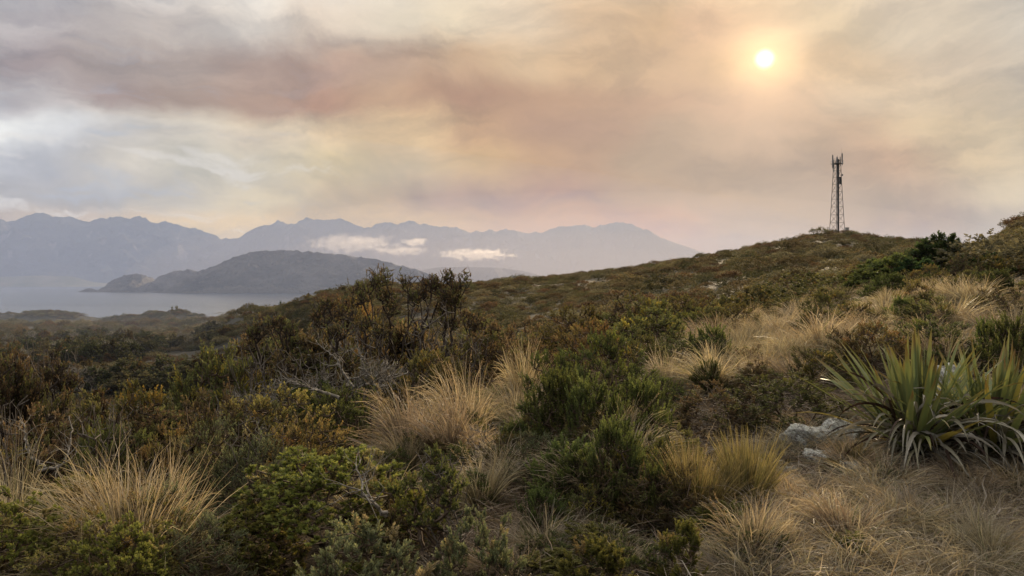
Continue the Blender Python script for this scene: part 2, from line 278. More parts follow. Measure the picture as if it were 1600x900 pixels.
c3 = n.ramp(far, [(0.35, (0.020, 0.021, 0.011)), (0.5, (0.036, 0.030, 0.018)), (0.65, (0.055, 0.043, 0.026))])
dist = n.node('ShaderNodeVectorMath', operation='LENGTH'); n.link(P_, dist.inputs[0])
n.link(n.mix(n.maprange(dist.outputs['Value'], 80.5, 84), c2, c3), p.inputs['Base Color'])
bump(n, p, b, 0.6, 0.03)
def range_mat(name, cols, scale, rock=None):
    m, n, p, o = newmat(name); P_ = pos(n)
    a = n.noise(P_, scale, 8, 0.62, 0.3)
    c = n.ramp(a, [(0.32, cols[0]), (0.5, cols[1]), (0.68, cols[2])])
    if rock:
        g = n.node('ShaderNodeNewGeometry'); s = n.node('ShaderNodeSeparateXYZ'); n.link(g.outputs['Normal'], s.inputs[0])
        b = n.noise(P_, scale * 6, 5, 0.6)
        f = n.maprange(n.m('ADD', s.outputs[2], n.m('MULTIPLY', b, 0.3)), rock[0] + 0.12, rock[0])
        c = n.mix(f, c, (*rock[1], 1))
    n.link(c, p.inputs['Base Color'])
    bump(n, p, n.noise(P_, scale * 8, 6, 0.65), 0.8, 0.25 / scale)
    return m
m_range = range_mat('mountain_bush', [(0.018, 0.022, 0.014), (0.034, 0.036, 0.024), (0.065, 0.060, 0.042)], 0.0016, (0.62, (0.14, 0.13, 0.115)))
m_head = range_mat('headland_bush', [(0.06, 0.058, 0.052), (0.095, 0.090, 0.080), (0.15, 0.14, 0.125)], 0.006, (0.66, (0.17, 0.155, 0.13)))
m_flat = range_mat('pasture', [(0.10, 0.11, 0.05), (0.16, 0.15, 0.08), (0.24, 0.21, 0.13)], 0.003)
m_coast = range_mat('coastal_scrub', [(0.020, 0.022, 0.012), (0.042, 0.036, 0.021), (0.075, 0.060, 0.038)], 0.03, (0.70, (0.26, 0.23, 0.19)))
m_water, n, p, o = newmat('sea_water')
p.inputs['Base Color'].default_value = (0.030, 0.042, 0.055, 1); p.inputs['Roughness'].default_value = 0.22; p.inputs['Specular IOR Level'].default_value = 0.5
P_ = pos(n); mpw = n.node('ShaderNodeMapping'); n.link(P_, mpw.inputs[0]); mpw.inputs['Scale'].default_value = (0.35, 1, 1); mpw.inputs['Rotation'].default_value = (0, 0, 0.25)
bump(n, p, n.m('ADD', n.noise(mpw.outputs[0], 0.05, 8, 0.6), n.m('MULTIPLY', n.noise(mpw.outputs[0], 0.004, 5, 0.6), 4.0)), 1.0, 0.8)

# ---------------------------------------------------------------- terrain sheet
def build_ground():
    ina = np.linspace(-44, 44, 470); outa = np.linspace(44, 316, 90)[1:-1]
    A = np.radians(np.concatenate([ina, outa])); R = np.exp(np.linspace(math.log(0.4), math.log(3200), 430))
    rr, aa = np.meshgrid(R, A, indexing='ij')
    x = rr * np.sin(aa); y = rr * np.cos(aa); z = ht(x, y)
    V = np.stack([x, y, z], -1).reshape(-1, 3)
    Fq = grid_faces(len(R), len(A), True)[:, ::-1]
    V = np.vstack([V, [[0, 0, ht1(0, 0.4)]]]); k = len(V) - 1; m = len(A)
    cap = np.stack([np.full(m, k), (np.arange(m) + 1) % m, np.arange(m)], -1)[:, ::-1]
    link('ground', mesh_np('ground', V, [Fq, cap]), m_ground, kind='structure')
build_ground()
s = 24000
link('sea', mesh_np('sea', np.array([[-s, -s, 0], [s, -s, 0], [s, s, 0], [-s, s, 0]]), np.array([[0, 1, 2, 3]]), False), m_water, kind='structure')

def ridge(name, crest, D, mat, front, back, amp, nscale, foot=-4.0, nx=420, nt=110, pw=1.25, seed=1, jag=0.0, jscale=1.0, D2=None, kind='structure', sm=0):
    """a real hill range: crest height from (column, row) at its own distance, front and back slopes"""
    cx = np.array([c[0] for c in crest], float); cyy = np.array([c[1] for c in crest], float)
    px = np.linspace(cx[0], cx[-1], nx); py = cr(cx, cyy, px)
    D = np.interp(px, [cx[0], cx[-1]], [D, D2 or D])
    hz = EYE + (HOR - py) / F * D
    t = np.linspace(-1, 1, nt)
    tt, pp = np.meshgrid(t, px, indexing='ij')
    DD = np.broadcast_to(D, tt.shape)
    Yd = DD + np.where(tt < 0, tt * front, tt * back)
    X = (pp - 800) / F * DD * (1 + 0.15 * np.where(tt < 0, tt * front, tt * back) / DD)
    H = np.broadcast_to(hz, tt.shape) - foot
    s_ = 1 - np.abs(tt)
    prof = s_ ** pw
    rn = ridged(X / nscale + seed * 3.3, Yd / nscale, 6, seed) - 0.72
    env = np.clip(np.abs(tt) * 3.2, 0, 1) * np.clip(s_ * 4, 0, 1)
    Z = foot + H * prof + rn * amp * env * np.clip(H / (np.max(H) * 0.5), 0, 1)
    if jag: Z = Z + (ridged(X / (nscale * .16 * jscale), Yd / (nscale * .16 * jscale), 4, seed + 5) - 0.72) * jag * np.clip(s_ * 3, 0, 1)
    V = np.stack([X, Yd, Z], -1).reshape(-1, 3)
    return link(name, mesh_np(name, V, grid_faces(nt, nx)[:, ::-1]), mat, kind=kind)
ridge('mountains', [(-700, 400), (-500, 372), (-380, 352), (-250, 362), (-120, 352), (-60, 358), (0, 350), (40, 337), (70, 332), (85, 334), (98, 332), (118, 340), (140, 343), (180, 338), (205, 337), (213, 334), (225, 340), (262, 347), (290, 350), (330, 367), (352, 373), (375, 369), (392, 360), (425, 348), (440, 344), (462, 347), (482, 341), (520, 343), (538, 341), (560, 352), (574, 355), (590, 350), (606, 346), (622, 350), (640, 344), (660, 350), (684, 354), (712, 355), (740, 361), (770, 359), (800, 357), (820, 360), (846, 363), (866, 356), (892, 351), (912, 352), (940, 352), (958, 348), (972, 347), (990, 351), (1015, 362), (1045, 377), (1075, 388), (1120, 404), (1180, 424), (1260, 436)],
      11500, m_range, 4200, 4000, 1250, 1900, foot=-20, nx=1200, nt=170, pw=1.15, seed=3, jag=170, D2=17500)
ridge('mountain_spur', [(560, 446), (640, 425), (700, 416), (760, 417), (810, 421), (860, 435), (930, 445), (1000, 450)], 7800, m_range, 900, 1200, 200, 700, foot=-10, nx=200, nt=50, seed=9, jag=12)
ridge('coastal_flats', [(-500, 432), (-200, 431), (0, 432), (60, 430), (105, 431), (150, 441), (230, 445), (420, 447)], 8900, m_flat, 450, 500, 6, 500, foot=-3, nx=200, nt=40, seed=5)
ridge('headland', [(262, 457), (285, 441), (300, 432), (316, 424), (345, 411), (372, 400), (400, 393), (440, 390), (480, 392), (520, 396), (570, 402), (610, 410), (650, 421), (700, 437), (750, 452)], 4750, m_head, 330, 1500, 150, 420, foot=-6, nx=420, nt=120, pw=0.62, seed=12, jag=34)
ridge('headland', [(158, 457), (170, 441), (182, 433), (198, 429), (216, 428), (226, 430), (231, 441), (240, 438), (252, 430), (268, 424), (284, 422), (300, 421), (312, 428), (330, 440), (370, 452)], 4950, m_head, 230, 500, 70, 260, foot=-6, nx=240, nt=70, pw=0.62, seed=14, jag=26)
ridge('islet', [(120, 459), (130, 453), (139, 450), (150, 453), (158, 459)], 4850, m_head, 60, 80, 4, 60, foot=-4, nx=60, nt=30, pw=0.6, seed=15)
ridge('peninsula', [(-330, 496), (-150, 488), (-40, 492), (0, 491), (40, 489), (78, 487), (96, 488), (112, 492), (124, 497), (134, 508)], 1380, m_coast, 70, 120, 8, 60, foot=-3, nx=260, nt=60, pw=0.42, seed=17, jag=4.0)
ridge('coastal_hill', [(140, 512), (156, 503), (172, 498), (200, 495), (222, 496), (232, 490), (244, 488), (262, 487), (282, 486), (296, 491), (312, 494), (340, 495), (380, 492), (430, 487)], 1120, m_coast, 170, 140, 12, 90, foot=-4, nx=260, nt=70, pw=0.8, seed=19, jag=5.0)

# ---------------------------------------------------------------- haze

def box(name, a, b):
    V = np.array([[x, y, z] for x in (a[0], b[0]) for y in (a[1], b[1]) for z in (a[2], b[2])])
    return mesh_np(name, V, np.array([[0, 1, 3, 2], [4, 6, 7, 5], [0, 4, 5, 1], [2, 3, 7, 6], [0, 2, 6, 4], [1, 5, 7, 3]]), False)
def vmat(name, dens, color, aniso):
    m = bpy.data.materials.new(name); m.use_nodes = True; n = NT(m.node_tree); m.node_tree.nodes.clear()
    o = n.node('ShaderNodeOutputMaterial'); v = n.node('ShaderNodeVolumePrincipled')
    v.inputs['Color'].default_value = (*color, 1); v.inputs['Density'].default_value = dens; v.inputs['Anisotropy'].default_value = aniso
    n.link(v.outputs[0], o.inputs['Volume']); return m

# ================================================================ vegetation: materials
def leafmat(name, trans=0.35, rough=0.7, spec=0.12, var=0.35, hue=0.02, tint=(1, 1, 1)):
    m, n, p, o = newmat(name)
    at = n.node('ShaderNodeAttribute', attribute_name='col').outputs['Color']
    rnd = n.node('ShaderNodeObjectInfo').outputs['Random']
    h = n.node('ShaderNodeHueSaturation'); n.link(at, h.inputs['Color'])
    n.link(n.m('MULTIPLY_ADD', rnd, hue * 2, 0.5 - hue), h.inputs['Hue'])
    n.link(n.m('MULTIPLY_ADD', n.m('FRACT', n.m('MULTIPLY', rnd, 7.31)), var * 2, 1 - var), h.inputs['Value'])
    c = n.mix(1.0, h.outputs[0], (*tint, 1), 'MULTIPLY')
    n.link(c, p.inputs['Base Color']); p.inputs['Roughness'].default_value = rough; p.inputs['Specular IOR Level'].default_value = spec
    t = n.node('ShaderNodeBsdfTranslucent'); n.link(n.mix(1.0, c, (1.18, 1.10, 0.78, 1), 'MULTIPLY'), t.inputs[0])
    mx = n.node('ShaderNodeMixShader'); mx.inputs[0].default_value = trans
    n.link(p.outputs[0], mx.inputs[1]); n.link(t.outputs[0], mx.inputs[2]); n.link(mx.outputs[0], o.inputs[0])
    return m
def barkmat(name, a, b, sc_=18):
    m, n, p, o = newmat(name)
    c = n.node('ShaderNodeTexCoord').outputs['Object']
    n.link(n.ramp(n.noise(c, sc_, 5, 0.65), [(0.35, a), (0.65, b)]), p.inputs['Base Color']); p.inputs['Roughness'].default_value = 0.8
    return m
M = dict(leaf=leafmat('leaf', 0.42), grass=leafmat('dry_grass_blade', 0.42, 0.5, 0.3, 0.18, 0.012), flax=leafmat('flax_leaf', 0.22, 0.5, 0.28, 0.10, 0.01),
         dead=leafmat('dead_leaf', 0.15, 0.7, 0.2, 0.15, 0.005), bark=barkmat('dark_bark', (0.022, 0.016, 0.012), (0.07, 0.052, 0.04)),
         pale=barkmat('bleached_wood', (0.09, 0.08, 0.065), (0.27, 0.245, 0.21)), grey=barkmat('grey_twig', (0.06, 0.05, 0.042), (0.17, 0.145, 0.12)), brown=barkmat('brown_bark', (0.05, 0.034, 0.022), (0.14, 0.10, 0.07)))

# ================================================================ vegetation: generators
def unit(v): return v / (np.linalg.norm(v, axis=-1, keepdims=True) + 1e-9)
def perp_frame(d):
    up = np.where(np.abs(d[:, 2:3]) < 0.9, np.array([[0, 0, 1.0]]), np.array([[1.0, 0, 0]]))
    a = unit(np.cross(d, up)); b = np.cross(d, a); return a, b
def leaf_quads(base, d, L, W, rng, fold=0.0):
    a, b = perp_frame(d); th = rng.uniform(0, 2 * pi, len(base))[:, None]
    s = a * np.cos(th) + b * np.sin(th)
    L = L[:, None]; W = W[:, None]
    v0 = base; v1 = base + d * L * 0.45 + s * W * 0.5; v2 = base + d * L; v3 = base + d * L * 0.45 - s * W * 0.5
    V = np.stack([v0, v1, v2, v3], 1).reshape(-1, 3)
    return V, np.arange(len(V)).reshape(-1, 4)
def tubes(P0, P1, R0, R1, k=4):
    d = unit(P1 - P0); a, b = perp_frame(d); n = len(P0)
    th = np.arange(k) * 2 * pi / k
    ring = a[:, None] * np.cos(th)[None, :, None] + b[:, None] * np.sin(th)[None, :, None]
    V = np.concatenate([P0[:, None] + ring * R0[:, None, None], P1[:, None] + ring * R1[:, None, None]], 1).reshape(-1, 3)
    base = (np.arange(n) * 2 * k)[:, None]
    i = np.arange(k); j = (i + 1) % k
    q = np.stack([i, j, j + k, i + k], -1)[None] + base[:, :, None]
    return V, q.reshape(-1, 4)
def skeleton(T, root, rng, rt=0.004, rr=0.03, inner=60, lean=0.35, jit=0.03, stems=1):
    """join the targets to the root through inner points; returns edges as tapered tubes"""
    idx = rng.integers(0, len(T), inner); f = rng.uniform(0.12, 0.85, inner)[:, None]
    I = root + (T[idx] - root) * f
    I[:, :2] = root[:2] + (T[idx, :2] - root[:2]) * f ** 1.25
    I += rng.normal(0, jit, I.shape)
    N = np.vstack([root[None], I, T]); dr = np.linalg.norm(N - root, axis=1); dr[0] = 0
    o = np.argsort(dr); N = N[o]; dr = dr[o]; n = len(N)
    D = np.linalg.norm(N[:, None] - N[None], axis=2)
    cost = D + lean * dr[None, :] * 0 + np.where(dr[None, :] < dr[:, None] - 1e-6, 0, 1e6)
    dirr = unit(N - root); cosang = (unit(N[:, None] - N[None]) * dirr[None]).sum(-1)
    cost = cost * (1 + lean * (1 - cosang)); cost[:, 0] *= 1.25
    par = np.argmin(cost[1:], axis=1); par = np.concatenate([[0], par])
    cnt = np.ones(n)
    for i in range(n - 1, 0, -1): cnt[par[i]] += cnt[i]
    rad = rt + (rr - rt) * (cnt / cnt[0]) ** 0.5
    i = np.arange(1, n)
    return tubes(N[par[i]], N[i], np.minimum(rad[par[i]], rad[i] * 1.6), rad[i], 4)

def crown_clumps(shape, n, rng):
    """clump centres, outward directions, clump size factor, inside the unit crown"""
    if shape == 'dome':
        u = rng.uniform(-0.12, 1, n); th = rng.uniform(0, 2 * pi, n); s = np.sqrt(1 - np.clip(u, 0, 1) ** 2)
        D = np.stack([s * np.cos(th), s * np.sin(th), u], 1); lump = 1 + 0.18 * np.sin(th * 3 + rng.uniform(0, 6)) * s + rng.normal(0, 0.07, n)
        r = rng.uniform(0.62, 1.0, n) ** 0.6 * lump
        P = D * r[:, None] * np.array([0.46, 0.46, 0.80]) + np.array([0, 0, 0.14])
    elif shape == 'spires':
        k = 7; cx = rng.normal(0, 0.2, (k, 2)); hh = rng.uniform(0.55, 0.97, k); hh[0] = 0.97; w = rng.integers(0, k, n); t = rng.uniform(0.12, 1, n) ** 0.8
        rr = (1 - t) ** 0.7 * 0.17 + 0.02; th = rng.uniform(0, 2 * pi, n)
        P = np.stack([cx[w, 0] * (0.5 + 0.5 * t) + rr * np.cos(th), cx[w, 1] * (0.5 + 0.5 * t) + rr * np.sin(th), t * hh[w]], 1)
        D = np.stack([np.cos(th) * 0.6, np.sin(th) * 0.6, np.ones(n)], 1)
    elif shape == 'open':
        k = 11; c = rng.normal(0, 1, (k, 3)); c = unit(c) * rng.uniform(0.5, 1, (k, 1)) * np.array([0.36, 0.36, 0.26]) + np.array([0, 0, 0.66])
        w = rng.integers(0, k, n); q = unit(rng.normal(0, 1, (n, 3))) * rng.uniform(0.3, 1, (n, 1)) * np.array([0.13, 0.13, 0.10])
        P = c[w] + q; D = unit(q) + np.array([0, 0, 0.8]) + unit(c[w] - np.array([0, 0, .4])) * 0.6
    elif shape == 'flat':
        u = rng.uniform(0, 1, n); th = rng.uniform(0, 2 * pi, n); r = np.sqrt(rng.uniform(0, 1, n)) * 0.5
        P = np.stack([r * np.cos(th), r * np.sin(th), 0.30 + 0.62 * np.sqrt(np.clip(1 - (r / 0.53) ** 2, 0, 1)) * rng.uniform(0.55, 1.0, n)], 1)
        D = P - np.array([0, 0, 0.15])
    elif shape == 'column':
        t = rng.uniform(0, 1, n); th = rng.uniform(0, 2 * pi, n); rr = 0.30 * (np.sin(pi * (0.18 + 0.80 * t)) ** 0.6) * rng.uniform(0.5, 1, n)
        P = np.stack([rr * np.cos(th), rr * np.sin(th), 0.06 + 0.9 * t], 1); D = np.stack([np.cos(th) * 0.5, np.sin(th) * 0.5, np.full(n, 1.0)], 1)
    return P, unit(D)

GAIN = 1.85
def make_shrub(seed, shape='dome', clumps=60, shoots=10, per=16, sl=0.08, ll=0.022, lw=0.010, ang=(0.4, 1.0), csz=0.06, up=0.4,
               c_in=(0.02, 0.03, 0.01), c_out=(0.09, 0.11, 0.03), c_alt=None, alt=0.15, rt=0.0035, rr=0.022, inner=50, wind=0.0, twig=True, centres=None, leafy=1.0, rosette=0.0, ext=0.8, lean=0.5):
    rng = np.random.default_rng(seed)
    P, D = crown_clumps(shape, clumps, rng) if centres is None else centres(clumps, rng)
    P = P.copy(); P[:, 0] += wind * P[:, 2] ** 1.5
    n = clumps * shoots
    k = np.repeat(np.arange(clumps), shoots)
    sd = unit(D[k] + rng.normal(0, 0.55, (n, 3)) + np.array([0, 0, up]))
    sb = P[k] + rng.normal(0, csz * 0.5, (n, 3)) - sd * sl * 0.4
    SL = sl * rng.uniform(0.55, 1.25, n)
    tone = rng.uniform(0, 1, clumps)[k] * 0.6 + rng.uniform(0, 1, n) * 0.4
    kp = rng.uniform(0, 1, n) < leafy
    j = np.repeat(np.arange(n)[kp], per); m = len(j)
    t = np.tile((np.arange(per) + 0.5) / per, kp.sum()); t = np.clip(t ** (1 - 0.55 * rosette) + rng.uniform(-0.05, 0.05, m), 0.02, 1)
    a, b = perp_frame(sd[j]); th = np.tile(np.arange(per) * 2.4, kp.sum()) + rng.uniform(0, 6, n)[j]
    an = rng.uniform(ang[0], ang[1], m) * (1.15 - 0.5 * t)
    ld = unit(sd[j] * np.cos(an)[:, None] + (a * np.cos(th)[:, None] + b * np.sin(th)[:, None]) * np.sin(an)[:, None])
    lb = sb[j] + sd[j] * (SL[j] * t)[:, None]
    V, Q = leaf_quads(lb, ld, ll * rng.uniform(0.7, 1.25, m), lw * rng.uniform(0.7, 1.25, m), rng)
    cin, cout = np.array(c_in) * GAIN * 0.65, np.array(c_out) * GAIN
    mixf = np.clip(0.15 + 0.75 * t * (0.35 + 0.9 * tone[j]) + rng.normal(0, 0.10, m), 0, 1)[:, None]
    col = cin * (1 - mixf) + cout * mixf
    if c_alt is not None:
        am = (rng.uniform(0, 1, clumps) < alt)[k][j] | (rng.uniform(0, 1, m) < alt * 0.3)
        col[am] = np.array(c_alt) * GAIN * (0.5 + 0.7 * mixf[am])
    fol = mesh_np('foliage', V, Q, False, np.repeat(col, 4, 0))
    st = None
    if twig:
        pick = rng.permutation(n)[:min(n, 420)]
        TT = np.vstack([sb[pick]]); V2, Q2 = skeleton(TT, np.array([0, 0, -0.03]), rng, rt, rr, inner, lean)
        V3, Q3 = tubes(sb, sb + sd * (SL * ext * np.where(rng.uniform(0, 1, n) < 0.2, 1.5, 1.0))[:, None], np.full(n, rt * 0.9), np.full(n, rt * 0.3), 3)
        st = mesh_np('stems', np.vstack([V2, V3]), [Q2, Q3 + len(V2)], True)
    return fol, st

def make_dead(seed, n=260, spread=0.5, rr=0.03, rt=0.0035, wind=0.0):
    rng = np.random.default_rng(seed)
    th = rng.uniform(0, 2 * pi, n); u = rng.uniform(0.15, 1, n)
    P = np.stack([np.cos(th) * spread * rng.uniform(0.1, 1, n), np.sin(th) * spread * rng.uniform(0.1, 1, n), u], 1); P[:, 0] += wind * P[:, 2]
    V, Q = skeleton(P, np.array([0, 0, -0.03]), rng, rt, rr, 60, 0.8, 0.05)
    return mesh_np('branches', V, Q, True)

def make_tussock(seed, n=900, rb=0.10, L=(0.55, 1.15), lean=(0.05, 0.9), droop=1.5, W=0.0055, wind=(0.0, 0.0), c=((0.10, 0.085, 0.03), (0.36, 0.27, 0.14), (0.52, 0.42, 0.27)), green=0.1, dead=0.15, segs=6, curl=0.25, flat=0.0):
    """blades of length ~1 fanning out of a base disc; unit: blade length in metres"""
    rng = np.random.default_rng(seed)
    K = max(8, n // 16); q = rng.integers(0, K, n)                   # blades grow in little sheaves
    tK = rng.uniform(0, 2 * pi, K); gap = rng.uniform(0, 2 * pi); tK = tK + 0.45 * np.sin(tK - gap); rK = rb * np.sqrt(rng.uniform(0, 1, K))
    th = tK[q] + rng.normal(0, 0.10, n); r = np.clip(rK[q] + rng.normal(0, rb * .06, n), 0, rb * 1.1)
    x0 = np.stack([r * np.cos(th), r * np.sin(th), np.zeros(n)], 1)
    az = th + rng.normal(0, 0.55, K)[q] + rng.normal(0, 0.13, n); le = lean[0] + (lean[1] - lean[0]) * (r / rb) * rng.uniform(0.3, 1.4, K)[q] + rng.normal(0, 0.06, n)
    d = np.stack([np.cos(az) * np.sin(le), np.sin(az) * np.sin(le), np.cos(le)], 1) + np.array([wind[0], wind[1], 0]) * 0.4
    d = unit(d); LL = (L[0] + (L[1] - L[0]) * np.clip(rng.uniform(0, 1, K)[q] * 0.75 + rng.uniform(0, 0.35, n), 0, 1.05)) * (1 - 0.25 * (rng.uniform(0, 1, n) < 0.3))
    dr = droop * rng.uniform(0.3, 1.6, K)[q] * rng.uniform(0.8, 1.2, n)
    P = [x0]; cd = d.copy(); st = (LL / segs)[:, None]
    side = rng.normal(0, curl, (n, 3)); side[:, 2] *= 0.3
    for s in range(segs):
        P.append(P[-1] + cd * st)
        f = ((s + 1) / segs) ** 1.3
        cd = unit(cd + (np.array([wind[0], wind[1], 0.0]) * 0.5 + np.array([0, 0, -1.0])) * (dr * f / segs * 1.6)[:, None] + side / segs)
    for qk in np.where(rng.uniform(0, 1, n) < 0.07)[0]:              # snapped blades
        s = rng.integers(2, segs); dd = unit(rng.normal(0, 1, 3) * np.array([1, 1, .3]) + np.array([0, 0, -.8]))
        for k in range(s + 1, segs + 1): P[k][qk] = P[s][qk] + dd * LL[qk] / segs * (k - s)
    P = np.stack(P, 1)                                          # n, segs+1, 3
    P[:, :, 2] = np.maximum(P[:, :, 2], 0.015 + 0.03 * rng.uniform(0, 1, (n, 1)))
    tang = np.gradient(P, axis=1); ph = rng.uniform(0, pi, n); sv = np.stack([np.cos(ph), np.sin(ph), rng.normal(0, .3, n)], 1)[:, None]
    sv = unit(np.cross(tang, np.broadcast_to(sv, tang.shape)))
    t = np.linspace(0, 1, segs + 1)
    wv = W * rng.uniform(0.6, 1.3, n)[:, None] * (1.0 - 0.85 * t[None] ** 1.5)
    A = P + sv * wv[:, :, None] * 0.5; B = P - sv * wv[:, :, None] * 0.5
    V = np.stack([A, B], 2).reshape(-1, 3); b = (np.arange(n) * (segs + 1) * 2)[:, None] + (np.arange(segs) * 2)[None]
    Q = np.stack([b, b + 1, b + 3, b + 2], -1).reshape(-1, 4)
    c0, c1, c2 = [np.array(q) for q in c]
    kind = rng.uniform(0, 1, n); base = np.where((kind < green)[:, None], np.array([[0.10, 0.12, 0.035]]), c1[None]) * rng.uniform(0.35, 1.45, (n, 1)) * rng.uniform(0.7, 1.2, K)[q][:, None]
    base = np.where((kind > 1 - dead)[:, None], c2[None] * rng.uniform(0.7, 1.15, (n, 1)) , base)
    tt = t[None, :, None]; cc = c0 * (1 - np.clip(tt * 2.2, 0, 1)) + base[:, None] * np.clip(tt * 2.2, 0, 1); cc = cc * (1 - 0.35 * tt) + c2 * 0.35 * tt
    return mesh_np('blades', V, Q, True, np.repeat(cc.reshape(-1, 3), 2, 0))

def make_stalks(seed, n=9):
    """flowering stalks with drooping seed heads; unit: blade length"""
    rng = np.random.default_rng(seed); A = []; B = []; R0 = []; R1 = []; LB = []; LD = []
    for i in range(n):
        az = rng.uniform(0, 2 * pi); d = unit(np.array([math.cos(az) * .28, math.sin(az) * .28, 1.0])); p = np.array([math.cos(az), math.sin(az), 0]) * 0.08; L = rng.uniform(0.85, 1.25)
        for s in range(9):
            q = p + d * L / 9; A.append(p); B.append(q); R0.append(.0028 * (1 - s / 12)); R1.append(.0028 * (1 - (s + 1) / 12))
            if s > 5:
                for k in range(16): t = rng.uniform(); LB.append(p + (q - p) * t); LD.append(unit(d + rng.normal(0, .45, 3) + np.array([0, 0, -.1])))
            p = q; d = unit(d + np.array([math.cos(az), math.sin(az), -.6]) * 0.012 * s * rng.uniform(.3, 1.6) + rng.normal(0, .03, 3))
    V, Q = tubes(np.array(A), np.array(B), np.array(R0), np.array(R1), 3); m = len(LB)
    V2, Q2 = leaf_quads(np.array(LB), np.array(LD), rng.uniform(.018, .04, m), rng.uniform(.004, .009, m), rng)
    V = np.vstack([V, V2]); Q2 = Q2 + len(V) - len(V2); c = np.tile(np.array([[0.34, 0.26, 0.16]]), (len(V), 1)) * rng.uniform(.6, 1.3, (len(V), 1))
    return mesh_np('seed_stalks', V, [Q, Q2], False, c)

# ================================================================ placing
def world_at(px, Y): return (px - 800) / F * Y, Y
def hit(px, py):
    """where the ray through a picture point meets the ground"""
    Y = np.exp(np.linspace(math.log(2.5), math.log(3000), 6000)); X = (px - 800) / F * Y
    zr = EYE - (py - HOR) / F * Y; z = ht(X, Y); k = np.argmax(z >= zr)
    return float(Y[k])
def thing(name, label, cat, loc, rz=0, sc3=(1, 1, 1), group=None, tilt=(0, 0)):
    o = bpy.data.objects.new(name, None); C.objects.link(o); o.location = loc; o.rotation_euler = (tilt[0], tilt[1], rz); o.scale = sc3
    o.empty_display_size = 0.1; o['label'] = label; o['category'] = cat
    if group: o['group'] = group
    return o
G = {}      # mesh library
def lib(key, fn):
    if key not in G: G[key] = fn()
    return G[key]
EXT = {}
def extent(me):
    if me.name not in EXT:
        c = np.zeros(len(me.vertices) * 3, np.float32); me.vertices.foreach_get('co', c); c = c.reshape(-1, 3)
        EXT[me.name] = (float(np.percentile(c[:, 2], 99.6)), float(np.percentile(c[:, 0], 99) - np.percentile(c[:, 0], 1)))
    return EXT[me.name]
def place_plant(name, label, cat, parts, px, Y, top=None, wpx=None, h=None, w=None, rz=None, group=None, sink=0.03, uh=1.0, uw=1.0, tilt=(0, 0)):
    x, y = world_at(px, Y); z = ht1(x, y) - sink
    if h is None: h = EYE + (HOR - top) / F * Y - z
    h = max(h, 0.12)
    if w is None: w = (wpx / F * Y) if wpx else h
    if rz is None: rz = random.uniform(0, 2 * pi)
    uh, uw = extent(parts[0][1])
    o = thing(name, label, cat, (x, y, z), rz, (w / uw, w / uw, h / uh), group, tilt)
    for pn, me, mt in parts:
        if me is not None: link(pn, me, mt, o)
    return o
# ---------------------------------------------------------------- mesh library of shrubs and grasses
BR = dict(c_in=(0.034, 0.025, 0.014), c_out=(0.122, 0.086, 0.050), c_alt=(0.080, 0.082, 0.034), alt=0.35)          # rusty brown manuka
GR = dict(c_in=(0.025, 0.032, 0.012), c_out=(0.110, 0.112, 0.046), c_alt=(0.15, 0.12, 0.03), alt=0.15)             # mid green
DG = dict(c_in=(0.018, 0.030, 0.012), c_out=(0.082, 0.096, 0.036), c_alt=(0.09, 0.10, 0.025), alt=0.12)            # dark green
YG = dict(c_in=(0.030, 0.042, 0.010), c_out=(0.130, 0.130, 0.038), c_alt=(0.12, 0.10, 0.05), alt=0.10)             # yellow green
GG = dict(c_in=(0.035, 0.044, 0.026), c_out=(0.110, 0.125, 0.070), c_alt=(0.15, 0.13, 0.07), alt=0.12)             # grey green
OL = dict(c_in=(0.034, 0.032, 0.015), c_out=(0.130, 0.110, 0.040), c_alt=(0.13, 0.085, 0.036), alt=0.25)           # olive brown
